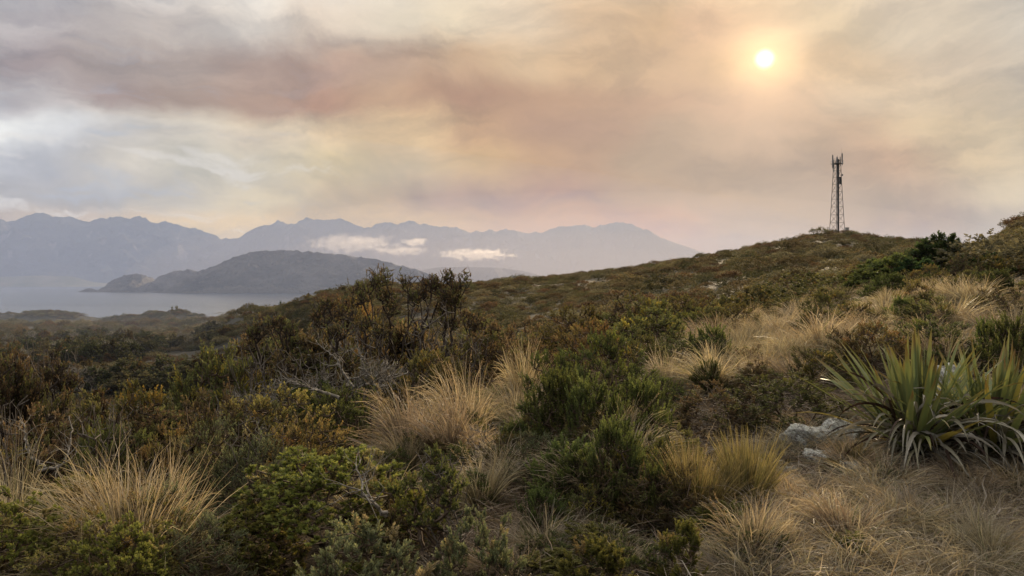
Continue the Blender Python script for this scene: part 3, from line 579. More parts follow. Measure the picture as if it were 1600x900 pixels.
def S(kind, v):
    key = (kind, v); s = hash(kind) % 1
    sd = sum(ord(ch) for ch in kind) * 7 + v * 101
    P = {
     'brown_open':   dict(shape='open', clumps=85, shoots=9, per=16, sl=0.075, ll=0.018, lw=0.0075, csz=0.05, rr=0.028, inner=60, **BR),
     'brown_spires': dict(shape='spires', clumps=95, shoots=8, per=18, sl=0.075, ll=0.016, lw=0.007, csz=0.035, rr=0.024, inner=50, up=0.9, **BR),
     'brown_dome':   dict(shape='dome', clumps=110, shoots=9, per=16, sl=0.08, ll=0.020, lw=0.009, csz=0.055, **BR),
     'olive_dome':   dict(shape='dome', clumps=110, shoots=9, per=17, sl=0.085, ll=0.020, lw=0.009, csz=0.055, up=0.7, **OL),
     'green_dome':   dict(shape='dome', clumps=120, shoots=9, per=16, sl=0.085, ll=0.022, lw=0.010, csz=0.055, up=0.6, **GR),
     'green_flat':   dict(shape='flat', clumps=95, shoots=9, per=16, sl=0.075, ll=0.018, lw=0.008, csz=0.05, rr=0.026, **GR),
     'dark_dome':    dict(shape='dome', clumps=120, shoots=9, per=17, sl=0.085, ll=0.021, lw=0.009, csz=0.055, up=0.7, **DG),
     'dark_upright': dict(shape='column', clumps=66, shoots=5, per=62, sl=0.23, ll=0.022, lw=0.0095, ang=(0.4, 0.75), csz=0.045, up=3.0, c_in=(0.016, 0.028, 0.012), c_out=(0.105, 0.125, 0.042)),
     'leafy_cushion': dict(shape='dome', clumps=230, shoots=7, per=14, sl=0.045, ll=0.026, lw=0.014, ang=(0.5, 1.1), csz=0.045, up=1.0, rosette=0.8, **YG),
     'grey_cushion': dict(shape='dome', clumps=95, shoots=7, per=24, sl=0.10, ll=0.030, lw=0.011, ang=(0.4, 0.85), csz=0.05, up=1.4, **GG),
     'grey_fine':    dict(shape='dome', clumps=120, shoots=9, per=18, sl=0.10, ll=0.018, lw=0.007, csz=0.06, up=1.0, **GG),
     'yellow_upright': dict(shape='column', clumps=50, shoots=6, per=36, sl=0.17, ll=0.036, lw=0.012, ang=(0.4, 0.8), csz=0.04, up=1.8, **YG),
     'twiggy':       dict(shape='open', clumps=60, shoots=7, per=14, sl=0.075, ll=0.026, lw=0.011, csz=0.04, rr=0.026, inner=90, **DG),
     'bare_dark':    dict(shape='open', clumps=85, shoots=8, per=10, sl=0.075, ll=0.012, lw=0.005, csz=0.06, rr=0.022, inner=90, leafy=0.35, **BR),
    }[kind]
    return lib(key, lambda: make_shrub(sd, **P))
BARK = {'brown_open': 'bark', 'brown_spires': 'bark', 'brown_dome': 'brown', 'bare_dark': 'pale'}
NM = {'brown_open': 'manuka_shrub', 'brown_spires': 'manuka_shrub', 'brown_dome': 'manuka_shrub', 'bare_dark': 'manuka_shrub', 'green_flat': 'manuka_shrub',
      'leafy_cushion': 'cushion_shrub', 'grey_cushion': 'cushion_shrub', 'dark_upright': 'upright_shrub', 'yellow_upright': 'upright_shrub', 'twiggy': 'twiggy_shrub'}
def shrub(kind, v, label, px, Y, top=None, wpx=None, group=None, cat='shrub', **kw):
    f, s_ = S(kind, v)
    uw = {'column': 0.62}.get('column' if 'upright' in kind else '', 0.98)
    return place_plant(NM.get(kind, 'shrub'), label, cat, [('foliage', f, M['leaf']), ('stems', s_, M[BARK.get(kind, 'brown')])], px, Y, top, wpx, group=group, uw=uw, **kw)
STRAW = ((0.10, 0.085, 0.04), (0.32, 0.252, 0.155), (0.50, 0.435, 0.325))
GOLD = ((0.075, 0.075, 0.028), (0.20, 0.17, 0.07), (0.36, 0.28, 0.15))
PINK = ((0.10, 0.075, 0.045), (0.28, 0.212, 0.148), (0.44, 0.37, 0.29))
ASH = ((0.10, 0.085, 0.055), (0.26, 0.215, 0.15), (0.44, 0.39, 0.31))
def T(kind, v):
    key = (kind, v); sd = sum(ord(ch) for ch in kind) * 5 + v * 37
    P = {
     'hero':   dict(n=1900, rb=0.13, L=(0.45, 1.0), lean=(0.02, 1.15), droop=1.5, W=0.0078, wind=(-0.25, -0.1), c=STRAW, green=0.10, dead=0.22),
     'straw':  dict(n=720, rb=0.12, L=(0.45, 1.0), lean=(0.02, 1.0), droop=1.6, W=0.0125, wind=(-0.25, 0), c=STRAW, green=0.12, dead=0.25),
     'pink':   dict(n=720, rb=0.12, L=(0.45, 1.0), lean=(0.02, 1.1), droop=1.8, W=0.0120, wind=(-0.3, 0), c=PINK, green=0.06, dead=0.3),
     'ash':    dict(n=680, rb=0.12, L=(0.45, 1.0), lean=(0.05, 1.2), droop=1.7, W=0.0120, wind=(0.25, 0), c=ASH, green=0.10, dead=0.3, curl=0.4),
     'gold':   dict(n=1000, rb=0.13, L=(0.5, 1.0), lean=(0.02, 0.55), droop=0.5, W=0.0105, wind=(-0.05, 0), c=GOLD, green=0.22, dead=0.12, curl=0.15),
     'thatch': dict(n=380, rb=0.20, L=(0.25, 0.8), lean=(0.5, 1.6), droop=2.2, W=0.012, wind=(0.0, 0.0), c=((0.05, 0.04, 0.03), (0.17, 0.13, 0.09), (0.34, 0.29, 0.23)), green=0.0, dead=0.3, curl=1.0),
     'mat':    dict(n=620, rb=0.22, L=(0.3, 0.85), lean=(0.15, 1.5), droop=1.7, W=0.0140, wind=(0.1, -0.1), c=ASH, green=0.05, dead=0.3, curl=0.9),
    }[kind]
    return lib(key, lambda: make_tussock(sd, **P))
def tussock(kind, v, label, px, Y, top=None, wpx=None, group=None, rz=None, **kw):
    uh = {'gold': 0.9, 'mat': 0.50, 'hero': 0.78}.get(kind, 0.72); uw = {'gold': 1.0, 'mat': 1.3, 'hero': 1.5}.get(kind, 1.35)
    if rz is None: rz = random.uniform(-0.5, 0.5)
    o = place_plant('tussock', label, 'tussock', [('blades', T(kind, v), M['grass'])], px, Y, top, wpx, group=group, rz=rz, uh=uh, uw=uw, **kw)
    if kind != 'mat' and Y < 12:                                     # dead thatch lying round the foot
        d = link('dead_thatch', T('thatch', (v + int(px)) % 3), M['grass'], o); k = 0.62 * extent(T(kind, v))[1]; d.scale = (k, k, k * 0.8)
    if kind in ('straw', 'pink', 'gold') and Y < 13 and (int(px * 7) % 5) < 3:
        sk = link('seed_stalks', lib(('stalks', v % 3), lambda: make_stalks(50 + v % 3)), M['grass'], o, kind='stuff'); sk.scale = (extent(T(kind, v))[1] * .7,) * 2 + (extent(T(kind, v))[0] * 1.05,)
    return o

# ---------------------------------------------------------------- foreground, left
shrub('brown_spires', 0, 'tall rusty brown manuka shrub with spiky tops at the left edge', 82, 8.2, 565, 180)
shrub('brown_open', 1, 'leggy brown shrub cut by the left picture edge beside the spiky manuka', 18, 7.4, 556, 130)
shrub('brown_dome', 0, 'low rusty shrub filling in beneath the spiky manuka at left', 40, 6.6, 640, 190)
shrub('green_dome', 0, 'rounded olive green shrub with yellow tips right of the spiky manuka', 215, 7.6, 600, 190)
shrub('dark_dome', 0, 'dark green shrub shaded below the olive green rounded shrub', 165, 6.9, 655, 130)
shrub('green_flat', 0, 'flat topped green manuka leaning left on several bare stems', 345, 10.5, 540, 170)
shrub('brown_open', 0, 'brown manuka between the flat topped green one and the dead branches', 430, 12.0, 508, 130)
shrub('brown_open', 2, 'dark brown shrub with pale forked twigs left of the tall manuka trees', 475, 11.0, 520, 150)
shrub('bare_dark', 0, 'leafless grey tangle of twigs below the brown manuka', 400, 8.6, 600, 150)
shrub('bare_dark', 1, 'sprawling bare twigged shrub left of the pink tussock', 520, 9.6, 560, 190)
shrub('grey_fine', 0, 'blue green bushy shrub in front of the bleached fallen branch', 440, 7.4, 628, 110)
shrub('grey_fine', 1, 'fine grey green shrub right of the big straw tussock', 330, 5.9, 655, 150)
shrub('grey_fine', 2, 'soft olive grey shrub above the yellow green cushion', 400, 5.9, 672, 130)
shrub('olive_dome', 0, 'brownish olive shrub above the rear of the straw tussock', 255, 6.8, 668, 110)
shrub('leafy_cushion', 0, 'dense yellow green cushion shrub with small round leaves, left of centre', 500, 4.9, 706, 280)
shrub('leafy_cushion', 1, 'leafy shrub with yellow tips in the bottom left corner', 20, 4.1, 775, 200)
shrub('leafy_cushion', 2, 'green leafy cushion under the left flank of the yellow green cushion', 395, 4.5, 790, 150)
shrub('grey_cushion', 0, 'blue green cushion shrub at the bottom edge below the yellow green cushion', 560, 3.75, 808, 230)
shrub('grey_cushion', 1, 'grey green shrub with upright shoots in front of the twiggy bush', 745, 4.0, 800, 150)
shrub('twiggy', 0, 'dark twiggy bush with bare black stems and leafy top at bottom centre', 672, 4.5, 700, 170)
shrub('olive_dome', 1, 'rust tinted low shrub between the cushion and the twiggy bush', 620, 5.0, 745, 120)
shrub('olive_dome', 2, 'brown and olive scrub just behind the yellow green cushion', 470, 6.2, 655, 150)
shrub('brown_dome', 2, 'dull brown scrub left of the blue green bushy shrub', 330, 8.0, 610, 150)
shrub('dark_dome', 2, 'dark green scrub under the bleached fallen branch', 540, 8.2, 606, 140)
tussock('hero', 0, 'large straw coloured tussock drooping to the left, bottom left of the view', 200, 4.3, 715, 285, rz=0.0)
tussock('ash', 0, 'dark green and straw tussock behind the large straw one', 170, 5.0, 705, 230, rz=pi)
tussock('straw', 1, 'thin straw tussock right behind the large one, its tips curling right', 262, 4.9, 712, 150, rz=2.6)
tussock('ash', 1, 'grey dead looking tussock by the left edge above the leafy corner shrub', 20, 5.3, 690, 110)

# ---------------------------------------------------------------- foreground, centre
tussock('pink', 0, 'pinkish straw tussock combed left, below the tall manuka trees', 640, 7.6, 602, 190, rz=0.0)
tussock('pink', 2, 'tall golden brown tussock with long blades leaning left at the centre', 728, 8.8, 568, 130, rz=0.2)
tussock('pink', 1, 'brownish tussock between the pink one and the golden tall one', 700, 7.3, 612, 150)
tussock('ash', 2, 'grey straw tussock with blades sweeping right at the centre', 790, 6.1, 682, 210, rz=0.0)
tussock('straw', 2, 'narrow golden tussock in front of the hillside, right of the centre manuka', 815, 11.0, 530, 90)
tussock('ash', 3, 'broken pale tussock with folded seed heads at bottom centre', 850, 4.6, 795, 200)
shrub('brown_dome', 1, 'rusty brown scrub around the feet of the right hand manuka tree', 765, 13.0, 505, 130)
shrub('green_dome', 1, 'green and brown bush right of the tall manuka trunk', 670, 10.8, 545, 120)
shrub('olive_dome', 0, 'olive shrub at the left foot of the tall manuka tree', 560, 13.5, 478, 120)
shrub('brown_open', 3, 'brown shrub with dead tips between the trunks of the manuka trees', 610, 14.5, 500, 120)
shrub('bare_dark', 2, 'pale twigged leafless shrub under the tall manuka tree', 575, 12.0, 525, 130)
shrub('dark_dome', 1, 'dark green bush at the centre with pale bare stems below', 878, 7.6, 548, 140)
shrub('dark_dome', 3, 'dark green bush with dense needle shoots beside the centre bush', 952, 8.0, 518, 135)
shrub('dark_upright', 1, 'dark bushy shrub in front of the two centre green bushes', 922, 6.3, 588, 112)
shrub('dark_upright', 0, 'leaning dark green shrub at the left of the upright ones, centre', 880, 6.6, 575, 110)
shrub('dark_upright', 2, 'dark green shrub with dense shoots at the right of the centre bushes', 1002, 6.6, 590, 95)
shrub('dark_upright', 0, 'dark green upright shrub with pointed shoots, centre foreground', 962, 5.2, 655, 110)
shrub('dark_upright', 2, 'small dark upright shrub on a thin bare stem right of the pointed one', 1022, 4.9, 722, 60)
shrub('olive_dome', 3, 'olive topped shrub above the centre green bushes', 925, 11.0, 500, 120)
shrub('green_dome', 2, 'yellowish olive shrub crown left of the pale grasses', 990, 10.0, 520, 110)
shrub('dark_dome', 0, 'dark shrub with fan shaped branchlets left of the pale grasses', 1000, 7.6, 590, 110)
shrub('olive_dome', 1, 'wide olive brown shrub on the rise left of the green mounds', 905, 17.0, 478, 150)
shrub('brown_dome', 3, 'rust coloured shrub crowning the rise in front of the hill', 1000, 17.5, 455, 150)
shrub('olive_dome', 2, 'gold tipped brown shrub right of the rust coloured crown', 1075, 16.0, 462, 130)
shrub('green_dome', 3, 'round green mound shrub on the rise at the hill foot', 1115, 14.5, 474, 90)
shrub('dark_dome', 2, 'dark wide shrub with brown heads among pale grasses', 1085, 10.5, 528, 150)
shrub('yellow_upright', 0, 'bright green sprouting shrub at the bottom edge right of centre', 932, 3.7, 842, 110)
shrub('yellow_upright', 1, 'thin green sprig bush beside a dark bare stem at the bottom edge', 1065, 3.9, 815, 80)
shrub('twiggy', 1, 'straggly green shrub between the bottom sprouts', 1000, 3.9, 850, 90)

# ---------------------------------------------------------------- foreground, right
shrub('dark_dome', 1, 'low dark brown green shrub behind the lichen boulder', 1225, 7.4, 585, 190)
shrub('brown_dome', 0, 'rusty dark scrub left of the low dark shrub and behind the rush tussock', 1120, 7.4, 595, 150)
shrub('dark_upright', 1, 'dark spiky shrub at the right edge above the flax', 1580, 8.6, 492, 90)
shrub('dark_upright', 2, 'dark spiky shrub just left of the one at the right edge', 1545, 9.2, 498, 60)
shrub('dark_dome', 3, 'small dark shrub behind the flax tips', 1450, 9.0, 548, 80)
shrub('green_dome', 0, 'grass like green bush at the foot of the grassy rise', 1400, 17.0, 452, 80)
shrub('green_dome', 1, 'bright green bush alone below the hill, left of the tall evergreen', 1298, 19.0, 450, 75)
tussock('gold', 0, 'upright golden green rush tussock, left clump', 1085, 5.0, 690, 120)
tussock('gold', 1, 'upright golden green rush tussock, right clump with taller blades', 1162, 5.1, 668, 120)
tussock('straw', 3, 'straw tussock at the bottom edge under the rush tussock', 1165, 4.2, 778, 150, rz=0.3)
tussock('pink', 0, 'arching reddish straw tussock below the half buried pale rock', 1325, 4.5, 768, 170, rz=0.4)
tussock('ash', 3, 'arching grey straw tussock below the dead leaves of the right flax', 1488, 4.6, 770, 190, rz=2.8)
tussock('straw', 2, 'small arching straw tussock right of the bottom rush tussock foot', 1228, 4.3, 805, 120, rz=0.1)
tussock('mat', 0, 'matted pale dead tussock left of the flax dead leaves', 1300, 4.7, 782, 170)
tussock('straw', 4, 'straw tussock in front of the flax dead leaves', 1395, 4.7, 770, 170, rz=2.9)
tussock('mat', 1, 'flattened tussock at the bottom edge below the flax', 1405, 4.0, 838, 200)
tussock('ash', 4, 'pale tussock in the bottom right corner', 1560, 4.2, 790, 170, rz=0.2)
tussock('mat', 2, 'tangled dead grass clump at the bottom edge left of the corner tussock', 1490, 4.1, 830, 150)
tussock('mat', 3, 'grey matted grass at the bottom edge right of the straw tussock', 1260, 4.0, 850, 170)
tussock('pink', 2, 'reddish brown tussock fallen beside the lichen boulder', 1225, 5.6, 735, 110)
tussock('straw', 1, 'pale straw tussock on the rise, left of the big blonde one', 1180, 9.2, 545, 120)
tussock('straw', 2, 'big blonde tussock on the right hand rise', 1295, 10.4, 484, 170, rz=2.8)
tussock('ash', 0, 'blonde tussock with blades sweeping right, beside the big blonde one', 1345, 9.6, 520, 170)
tussock('straw', 3, 'blonde tussock right of the two large ones on the rise', 1425, 11.5, 484, 130, rz=2.9)
tussock('pink', 0, 'reddish tussock draped left of the flax', 1250, 8.8, 552, 170)
tussock('pink', 1, 'brown tussock above the right end of the flax', 1515, 9.6, 510, 130, rz=2.7)
tussock('ash', 1, 'grey green tussock standing at the right edge behind the flax', 1590, 6.9, 560, 90)
tussock('ash', 2, 'upright pale tussock beside the dark wide shrub', 1035, 9.2, 545, 110, rz=2.8)
tussock('straw', 0, 'straw tussock in the gap right of the dark wide shrub', 1140, 10.6, 520, 90)

def dead_shrub(v, label, px, Y, top, wpx, mat='grey'):
    me = lib(('deadshrub', v), lambda: make_dead(700 + v, n=190 + 40 * (v % 2), spread=0.30 + 0.08 * v, rr=0.016, rt=0.0026, wind=(-0.1, 0.12, 0, -0.2)[v]))
    return place_plant('dead_shrub', label, 'shrub', [('branches', me, M[mat])], px, Y, top, wpx)
for v, lb, px, Y, top, wp in [(0, 'bare twiggy spire standing highest above the spiky manuka at the left edge', 76, 8.1, 528, 46), (1, 'bare twigs rising right of the highest spire at the left', 114, 8.3, 548, 44), (2, 'bare twigs rising left of the highest spire at the left', 36, 8.4, 552, 50),
      (3, 'wide tangle of grey twigs behind the bleached fallen branch', 500, 9.4, 545, 150), (1, 'grey twiggy shrub between the flat topped green manuka and the brown one', 400, 9.8, 540, 90), (2, 'bare grey shrub under the low leafy brown manuka', 545, 11.8, 500, 110),
      (0, 'thin dead shrub between the trunks of the tallest and the dense dark manuka', 660, 11.8, 470, 80), (3, 'dead grey shrub at the foot of the dense dark manuka', 715, 11.2, 515, 90), (0, 'dark dead twigs over the leafy top of the twiggy bush at bottom centre', 705, 4.4, 705, 80),
      (1, 'grey twigs poking out behind the sweeping grey tussock', 770, 6.6, 665, 90), (2, 'bare twigs among the brown scrub above the large straw tussock', 160, 6.6, 632, 100), (1, 'bare grey twigs standing in the soft olive grey shrub', 385, 5.8, 655, 90),
      (3, 'dead twigs at the left edge behind the grey tussock', 12, 5.9, 620, 100), (0, 'thin dead stems beside the upright dark shrubs of the centre', 1010, 5.1, 735, 40), (2, 'low tangle of dead twigs left of the golden green rush tussock', 1040, 5.6, 700, 70)]:
    dead_shrub(v, lb, px, Y, top, wp)
# ---------------------------------------------------------------- the rest of the foreground, in loops
FILLED = []
def fill(n, pxr, Yr, kinds, hr, ar, label, group, seed, tk=None, dens_log=True):
    rng = random.Random(seed)
    for i in range(n):
        px = rng.uniform(*pxr); Y = math.exp(rng.uniform(math.log(Yr[0]), math.log(Yr[1]))); h = rng.uniform(*hr); w = h * rng.uniform(*ar)
        k = rng.choice(kinds)
        if k in ('straw', 'pink', 'ash', 'gold', 'mat'): o = tussock(k, rng.randrange(3), label, px, Y, h=h, w=w, group=group, rz=rng.uniform(-0.8, 0.8))
        else: o = shrub(k, rng.randrange(3), label, px, Y, h=h, w=w, group=group)
        FILLED.append((o, k, px, HOR - F * (o.location.z + h * 0.6 - EYE) / Y))
fill(34, (-60, 260), (6.5, 14), ['brown_dome', 'olive_dome', 'brown_open', 'brown_spires'], (0.8, 1.25), (0.8, 1.2), 'rusty low shrub filling the left hand slope', 'low shrubs on the left hand slope', 1)
fill(34, (200, 560), (7.0, 14), ['brown_dome', 'olive_dome', 'green_dome', 'dark_dome', 'bare_dark', 'grey_fine'], (0.7, 1.2), (0.8, 1.3), 'scrubby shrub among the dead twigs left of centre', 'scrub between the cushions and the manuka trees', 2)
fill(26, (380, 860), (14, 30), ['brown_dome', 'olive_dome', 'green_dome', 'brown_open'], (1.0, 1.9), (0.9, 1.3), 'brownish scrub bush behind the manuka trees', 'scrub behind the manuka trees', 3)
fill(30, (850, 1200), (12, 30), ['olive_dome', 'brown_dome', 'green_dome', 'dark_dome'], (0.7, 1.2), (1.0, 1.5), 'olive brown bush on the rise below the hill', 'bushes on the rise below the hill', 4)
fill(60, (560, 1060), (4.8, 11), ['olive_dome', 'brown_dome', 'dark_dome', 'dark_upright', 'grey_fine', 'green_dome'], (0.30, 0.50), (0.9, 1.3), 'knee high dark scrub between the central tussocks', 'knee high scrub in the centre', 5)
fill(26, (560, 1060), (5.2, 12), ['pink', 'straw', 'ash'], (0.35, 0.6), (1.3, 1.9), 'small dry tussock among the central shrubs', 'small tussocks in the centre', 6)
fill(84, (1020, 1700), (9.0, 21), ['straw', 'ash', 'pink', 'ash', 'straw'], (0.35, 0.62), (1.4, 2.2), 'dry tussock of the grassy rise on the right', 'tussocks covering the right hand rise', 7)
fill(58, (1040, 1660), (8.5, 22), ['dark_dome', 'olive_dome', 'green_dome', 'brown_dome', 'dark_upright'], (0.35, 0.7), (1.0, 1.6), 'small green bush among the tussocks of the right hand rise', 'small bushes on the right hand rise', 8)
fill(62, (1170, 1700), (3.7, 7.5), ['mat', 'pink', 'pink', 'ash', 'ash'], (0.17, 0.32), (2.2, 3.4), 'flattened dead grass clump around the flax and rocks', 'flattened grass clumps by the flax', 9)
fill(30, (600, 1180), (3.8, 5.4), ['mat', 'ash', 'pink', 'yellow_upright', 'dark_dome'], (0.16, 0.30), (1.8, 2.6), 'flattened grass clump at the foot of the central shrubs', 'flattened grass clumps at bottom centre', 10)
fill(12, (-60, 420), (3.8, 5.4), ['leafy_cushion', 'grey_fine', 'olive_dome'], (0.45, 0.65), (0.9, 1.4), 'low leafy shrub in the shade around the large straw tussock', 'low shrubs round the straw tussock', 11)
fill(26, (1100, 1700), (21, 48), ['olive_dome', 'green_dome', 'brown_dome'], (0.8, 1.3), (1.0, 1.6), 'bush where the grassy rise meets the hill', 'bushes at the foot of the hill', 12)
fill(14, (1180, 1640), (4.0, 7.0), ['dark_dome', 'olive_dome', 'yellow_upright', 'grey_fine'], (0.10, 0.20), (1.0, 1.6), 'tiny green plant in the dead grass near the flax', 'tiny plants in the dead grass', 13)
# labels that single out each of these by kind and by the nearest thing one can find
MARKS = [('spiky manuka at the left edge', 70, 590), ('olive green rounded shrub', 215, 650), ('flat topped green manuka', 345, 580), ('bleached fallen branch', 480, 605), ('tallest manuka tree', 610, 470), ('dense dark manuka tree', 700, 470),
         ('pinkish straw tussock left of centre', 640, 650), ('tall golden brown tussock at the centre', 728, 620), ('yellow green cushion shrub', 500, 770), ('large straw tussock at bottom left', 200, 800), ('leafy corner shrub', 20, 840),
         ('dark twiggy bush at bottom centre', 680, 780), ('upright dark shrubs of the centre', 955, 720), ('dark bushes right of centre', 930, 590), ('golden green rush tussock', 1125, 730), ('lichen boulder', 1262, 700), ('left hand flax', 1432, 640),
         ('right hand flax', 1555, 640), ('big blonde tussock on the rise', 1295, 520), ('dark wide shrub among pale grasses', 1085, 550), ('rust coloured shrub on the rise', 1000, 480), ('dark spiky shrub at the right edge', 1580, 520),
         ('evergreens under the mast hill', 1440, 430), ('pale tussock in the bottom right corner', 1560, 830), ('bright green sprouting shrub at the bottom edge', 932, 870)]
KW = dict(brown_dome='rusty shrub', olive_dome='olive brown shrub', green_dome='green shrub', dark_dome='dark green shrub', brown_open='open brown shrub', brown_spires='spiky brown shrub', bare_dark='leafless twiggy shrub', grey_fine='fine grey green shrub',
          dark_upright='upright dark shrub', leafy_cushion='leafy yellow green shrub', yellow_upright='small green sprout bush', straw='straw tussock', pink='reddish tussock', ash='ash blonde tussock', mat='flattened grass clump', gold='golden tussock')
ORD = ['nearest', 'second nearest', 'third nearest', 'fourth nearest', 'fifth nearest', 'sixth nearest', 'seventh nearest', 'eighth nearest', 'ninth nearest', 'tenth nearest']
byk = {}
for o, k, px, py in FILLED:
    d, m = min((math.hypot(px - q[1], (py - q[2]) * 1.6), i) for i, q in enumerate(MARKS)); q = MARKS[m]; dx = px - q[1]; dy = (py - q[2]) * 1.6
    rel = ('right of' if dx > 0 else 'left of') if abs(dx) > abs(dy) else ('below' if dy > 0 else 'above')
    byk.setdefault((KW[k], rel, q[0]), []).append((d, o))
for (kw, rel, mk), L_ in byk.items():
    L_.sort(key=lambda t: t[0])
    for i, (d, o) in enumerate(L_):
        if i < 10: o['label'] = ('%s %s %s the %s' % ('' if len(L_) == 1 else ORD[i], kw, rel, mk)).strip()

# ---------------------------------------------------------------- the manuka trees that stand against the mist
def clump_tree(seed, label, px, Y, crown, trunk_px, kind='brown', per=16, stems='bark', group=None, clumps=90, shoots=6, sl=0.09, ll=0.028, lw=0.014, csz=0.10, leafy=0.45, base_py=None):
    """crown: list of (column, row, half width px, half height px); all turned into metres round the trunk foot"""
    rng = np.random.default_rng(seed)
    x, y = world_at(trunk_px, Y); z = ht1(x, y) - 0.05
    bl = np.array([[(c[0] - trunk_px) / F * Y, 0, EYE + (HOR - c[1]) / F * Y - z, c[2] / F * Y, c[3] / F * Y] for c in crown])
    wt = bl[:, 3] * bl[:, 4]; wt = wt / wt.sum()
    def centres(n, rng):
        k = rng.choice(len(bl), n, p=wt); q = unit(rng.normal(0, 1, (n, 3))) * rng.uniform(0.15, 1, (n, 1)) ** 0.7
        P = np.stack([bl[k, 0] + q[:, 0] * bl[k, 3], rng.normal(0, 0.25, len(bl))[k] + q[:, 1] * bl[k, 3], bl[k, 2] + q[:, 2] * bl[k, 4]], 1)
        return P, unit(q * 1.0 + np.array([0, 0, 0.35]) + unit(P) * 0.3)
    pal = {'brown': BR, 'green': GR, 'olive': OL, 'dark': DG}[kind]
    h = bl[:, 2].max()
    f, s_ = make_shrub(seed, clumps=clumps, shoots=shoots, per=per, sl=sl, ll=ll, lw=lw, csz=csz, centres=centres, rt=0.0038, rr=0.030, inner=110, up=0.15, leafy=leafy, ext=1.1, lean=1.6, **pal)
    o = thing('manuka_tree', label, 'tree', (x, y, z), 0, (1, 1, 1), group)
    link('crown', f, M['leaf'], o); link('trunk', s_, M[stems], o)
    return o
clump_tree(31, 'tallest manuka tree with a forked dark trunk and rusty leaf clumps against the mist', 612, 12.6,
   [(580, 440, 16, 16), (594, 432, 12, 9), (612, 438, 13, 10), (634, 440, 14, 12), (575, 462, 18, 12), (604, 462, 18, 12), (640, 462, 15, 12), (556, 452, 10, 6), (622, 480, 14, 10)], 614, clumps=150)
clump_tree(32, 'thin crooked manuka tree between the tallest one and the dense dark one', 655, 13.4,
   [(654, 448, 9, 6), (668, 440, 11, 7), (680, 448, 9, 6), (660, 460, 10, 6), (646, 466, 7, 5)], 652, clumps=60)
clump_tree(33, 'dense dark manuka tree with several twiggy tops, right of the tallest one', 700, 13.0,
   [(684, 446, 9, 14), (700, 436, 10, 12), (718, 444, 12, 10), (728, 432, 7, 6), (700, 462, 18, 14), (695, 484, 16, 14), (716, 470, 12, 10), (706, 505, 14, 10)], 690, clumps=170)
clump_tree(34, 'leafy brown manuka tree left of the tallest one, lower and rounder', 550, 15.0,
   [(540, 478, 22, 14), (560, 468, 14, 12), (525, 492, 16, 12), (572, 488, 16, 12), (548, 500, 20, 10)], 553, clumps=120, kind='olive')
clump_tree(35, 'low rust brown manuka right of the dense dark tree, leaning right', 760, 14.0,
   [(745, 505, 22, 14), (770, 515, 18, 12), (728, 492, 16, 12), (750, 530, 20, 12)], 742, clumps=110)
clump_tree(36, 'open twiggy manuka tree with sparse leaves, far left of the tallest one', 515, 13.5, [(500, 478, 14, 8), (520, 470, 10, 8), (488, 495, 14, 9), (512, 498, 16, 10), (532, 488, 10, 8)], 512, clumps=60)
clump_tree(37, 'thin leaning manuka with bare crossing branches below the leafy brown one', 560, 11.5, [(535, 515, 20, 8), (572, 505, 14, 8), (590, 520, 12, 8), (548, 498, 10, 6)], 570, clumps=50)
clump_tree(38, 'open brown manuka leaning left over the dead twigs', 420, 10.5, [(400, 515, 18, 8), (425, 508, 14, 8), (448, 518, 12, 8), (385, 535, 14, 8)], 452, clumps=60)
clump_tree(39, 'wiry brown manuka with a single bare spike, left part of the view', 82, 8.0, [(78, 552, 6, 20), (112, 572, 7, 16), (86, 590, 18, 16), (70, 610, 24, 16), (104, 600, 16, 14)], 80, clumps=80, sl=0.10, ll=0.022, lw=0.009, csz=0.06)
clump_tree(40, 'second wiry manuka with bare top at the left edge', 40, 8.4, [(38, 566, 7, 14), (30, 605, 20, 14), (52, 610, 14, 12), (18, 590, 10, 10)], 40, clumps=70, sl=0.10, ll=0.022, lw=0.009, csz=0.06)
def dead_branch(label, pts, Y0, w0, seed):
    """a bleached branch: a bent tapered tube through picture points at its own distance, with side twigs"""
    rng = np.random.default_rng(seed); P = np.array([[(p[0] - 800) / F * (Y0 + p[2]), Y0 + p[2], EYE + (HOR - p[1]) / F * (Y0 + p[2])] for p in pts])
    q = np.linspace(0, len(P) - 1, 26); Pd = np.stack([np.interp(q, np.arange(len(P)), P[:, k]) for k in range(3)], 1)
    Pd[1:-1] += rng.normal(0, 0.008, Pd[1:-1].shape); R = np.linspace(w0, w0 * 0.22, len(Pd))
    V, Q = tubes(Pd[:-1], Pd[1:], R[:-1], R[1:], 6)
    o = thing('dead_branch', label, 'branch', tuple(Pd[0])); loc = Pd[0]
    link('limb', mesh_np('limb', V - loc, Q), M['pale'], o)
    A = []; B = []; ra = []; rb = []
    for i in range(16):
        k = rng.integers(5, len(Pd) - 1); a = Pd[k]; d = unit(Pd[k] - Pd[k - 1] + rng.normal(0, 0.035, 3) + np.array([0, 0, 0.02])); r = R[k] * 0.6
        for s in range(4):
            b = a + d * rng.uniform(0.04, 0.09); A.append(a); B.append(b); ra.append(r); r *= 0.7; rb.append(r); a = b; d = unit(d + rng.normal(0, 0.3, 3))
    V, Q = tubes(np.array(A), np.array(B), np.array(ra), np.array(rb), 4)
    link('twig', mesh_np('twig', V - loc, Q), M['pale'], o); return o
dead_branch('bleached fallen branch forking left, left of the pink tussock', [(530, 622, 0), (500, 611, 0), (476, 604, -.1), (455, 596, -.1), (430, 600, -.2)], 8.0, 0.020, 1)
dead_branch('bleached bent branch rising behind the fallen one', [(552, 605, 0), (535, 580, 0), (525, 560, .1), (505, 545, .1), (492, 530, .2)], 8.6, 0.016, 2)
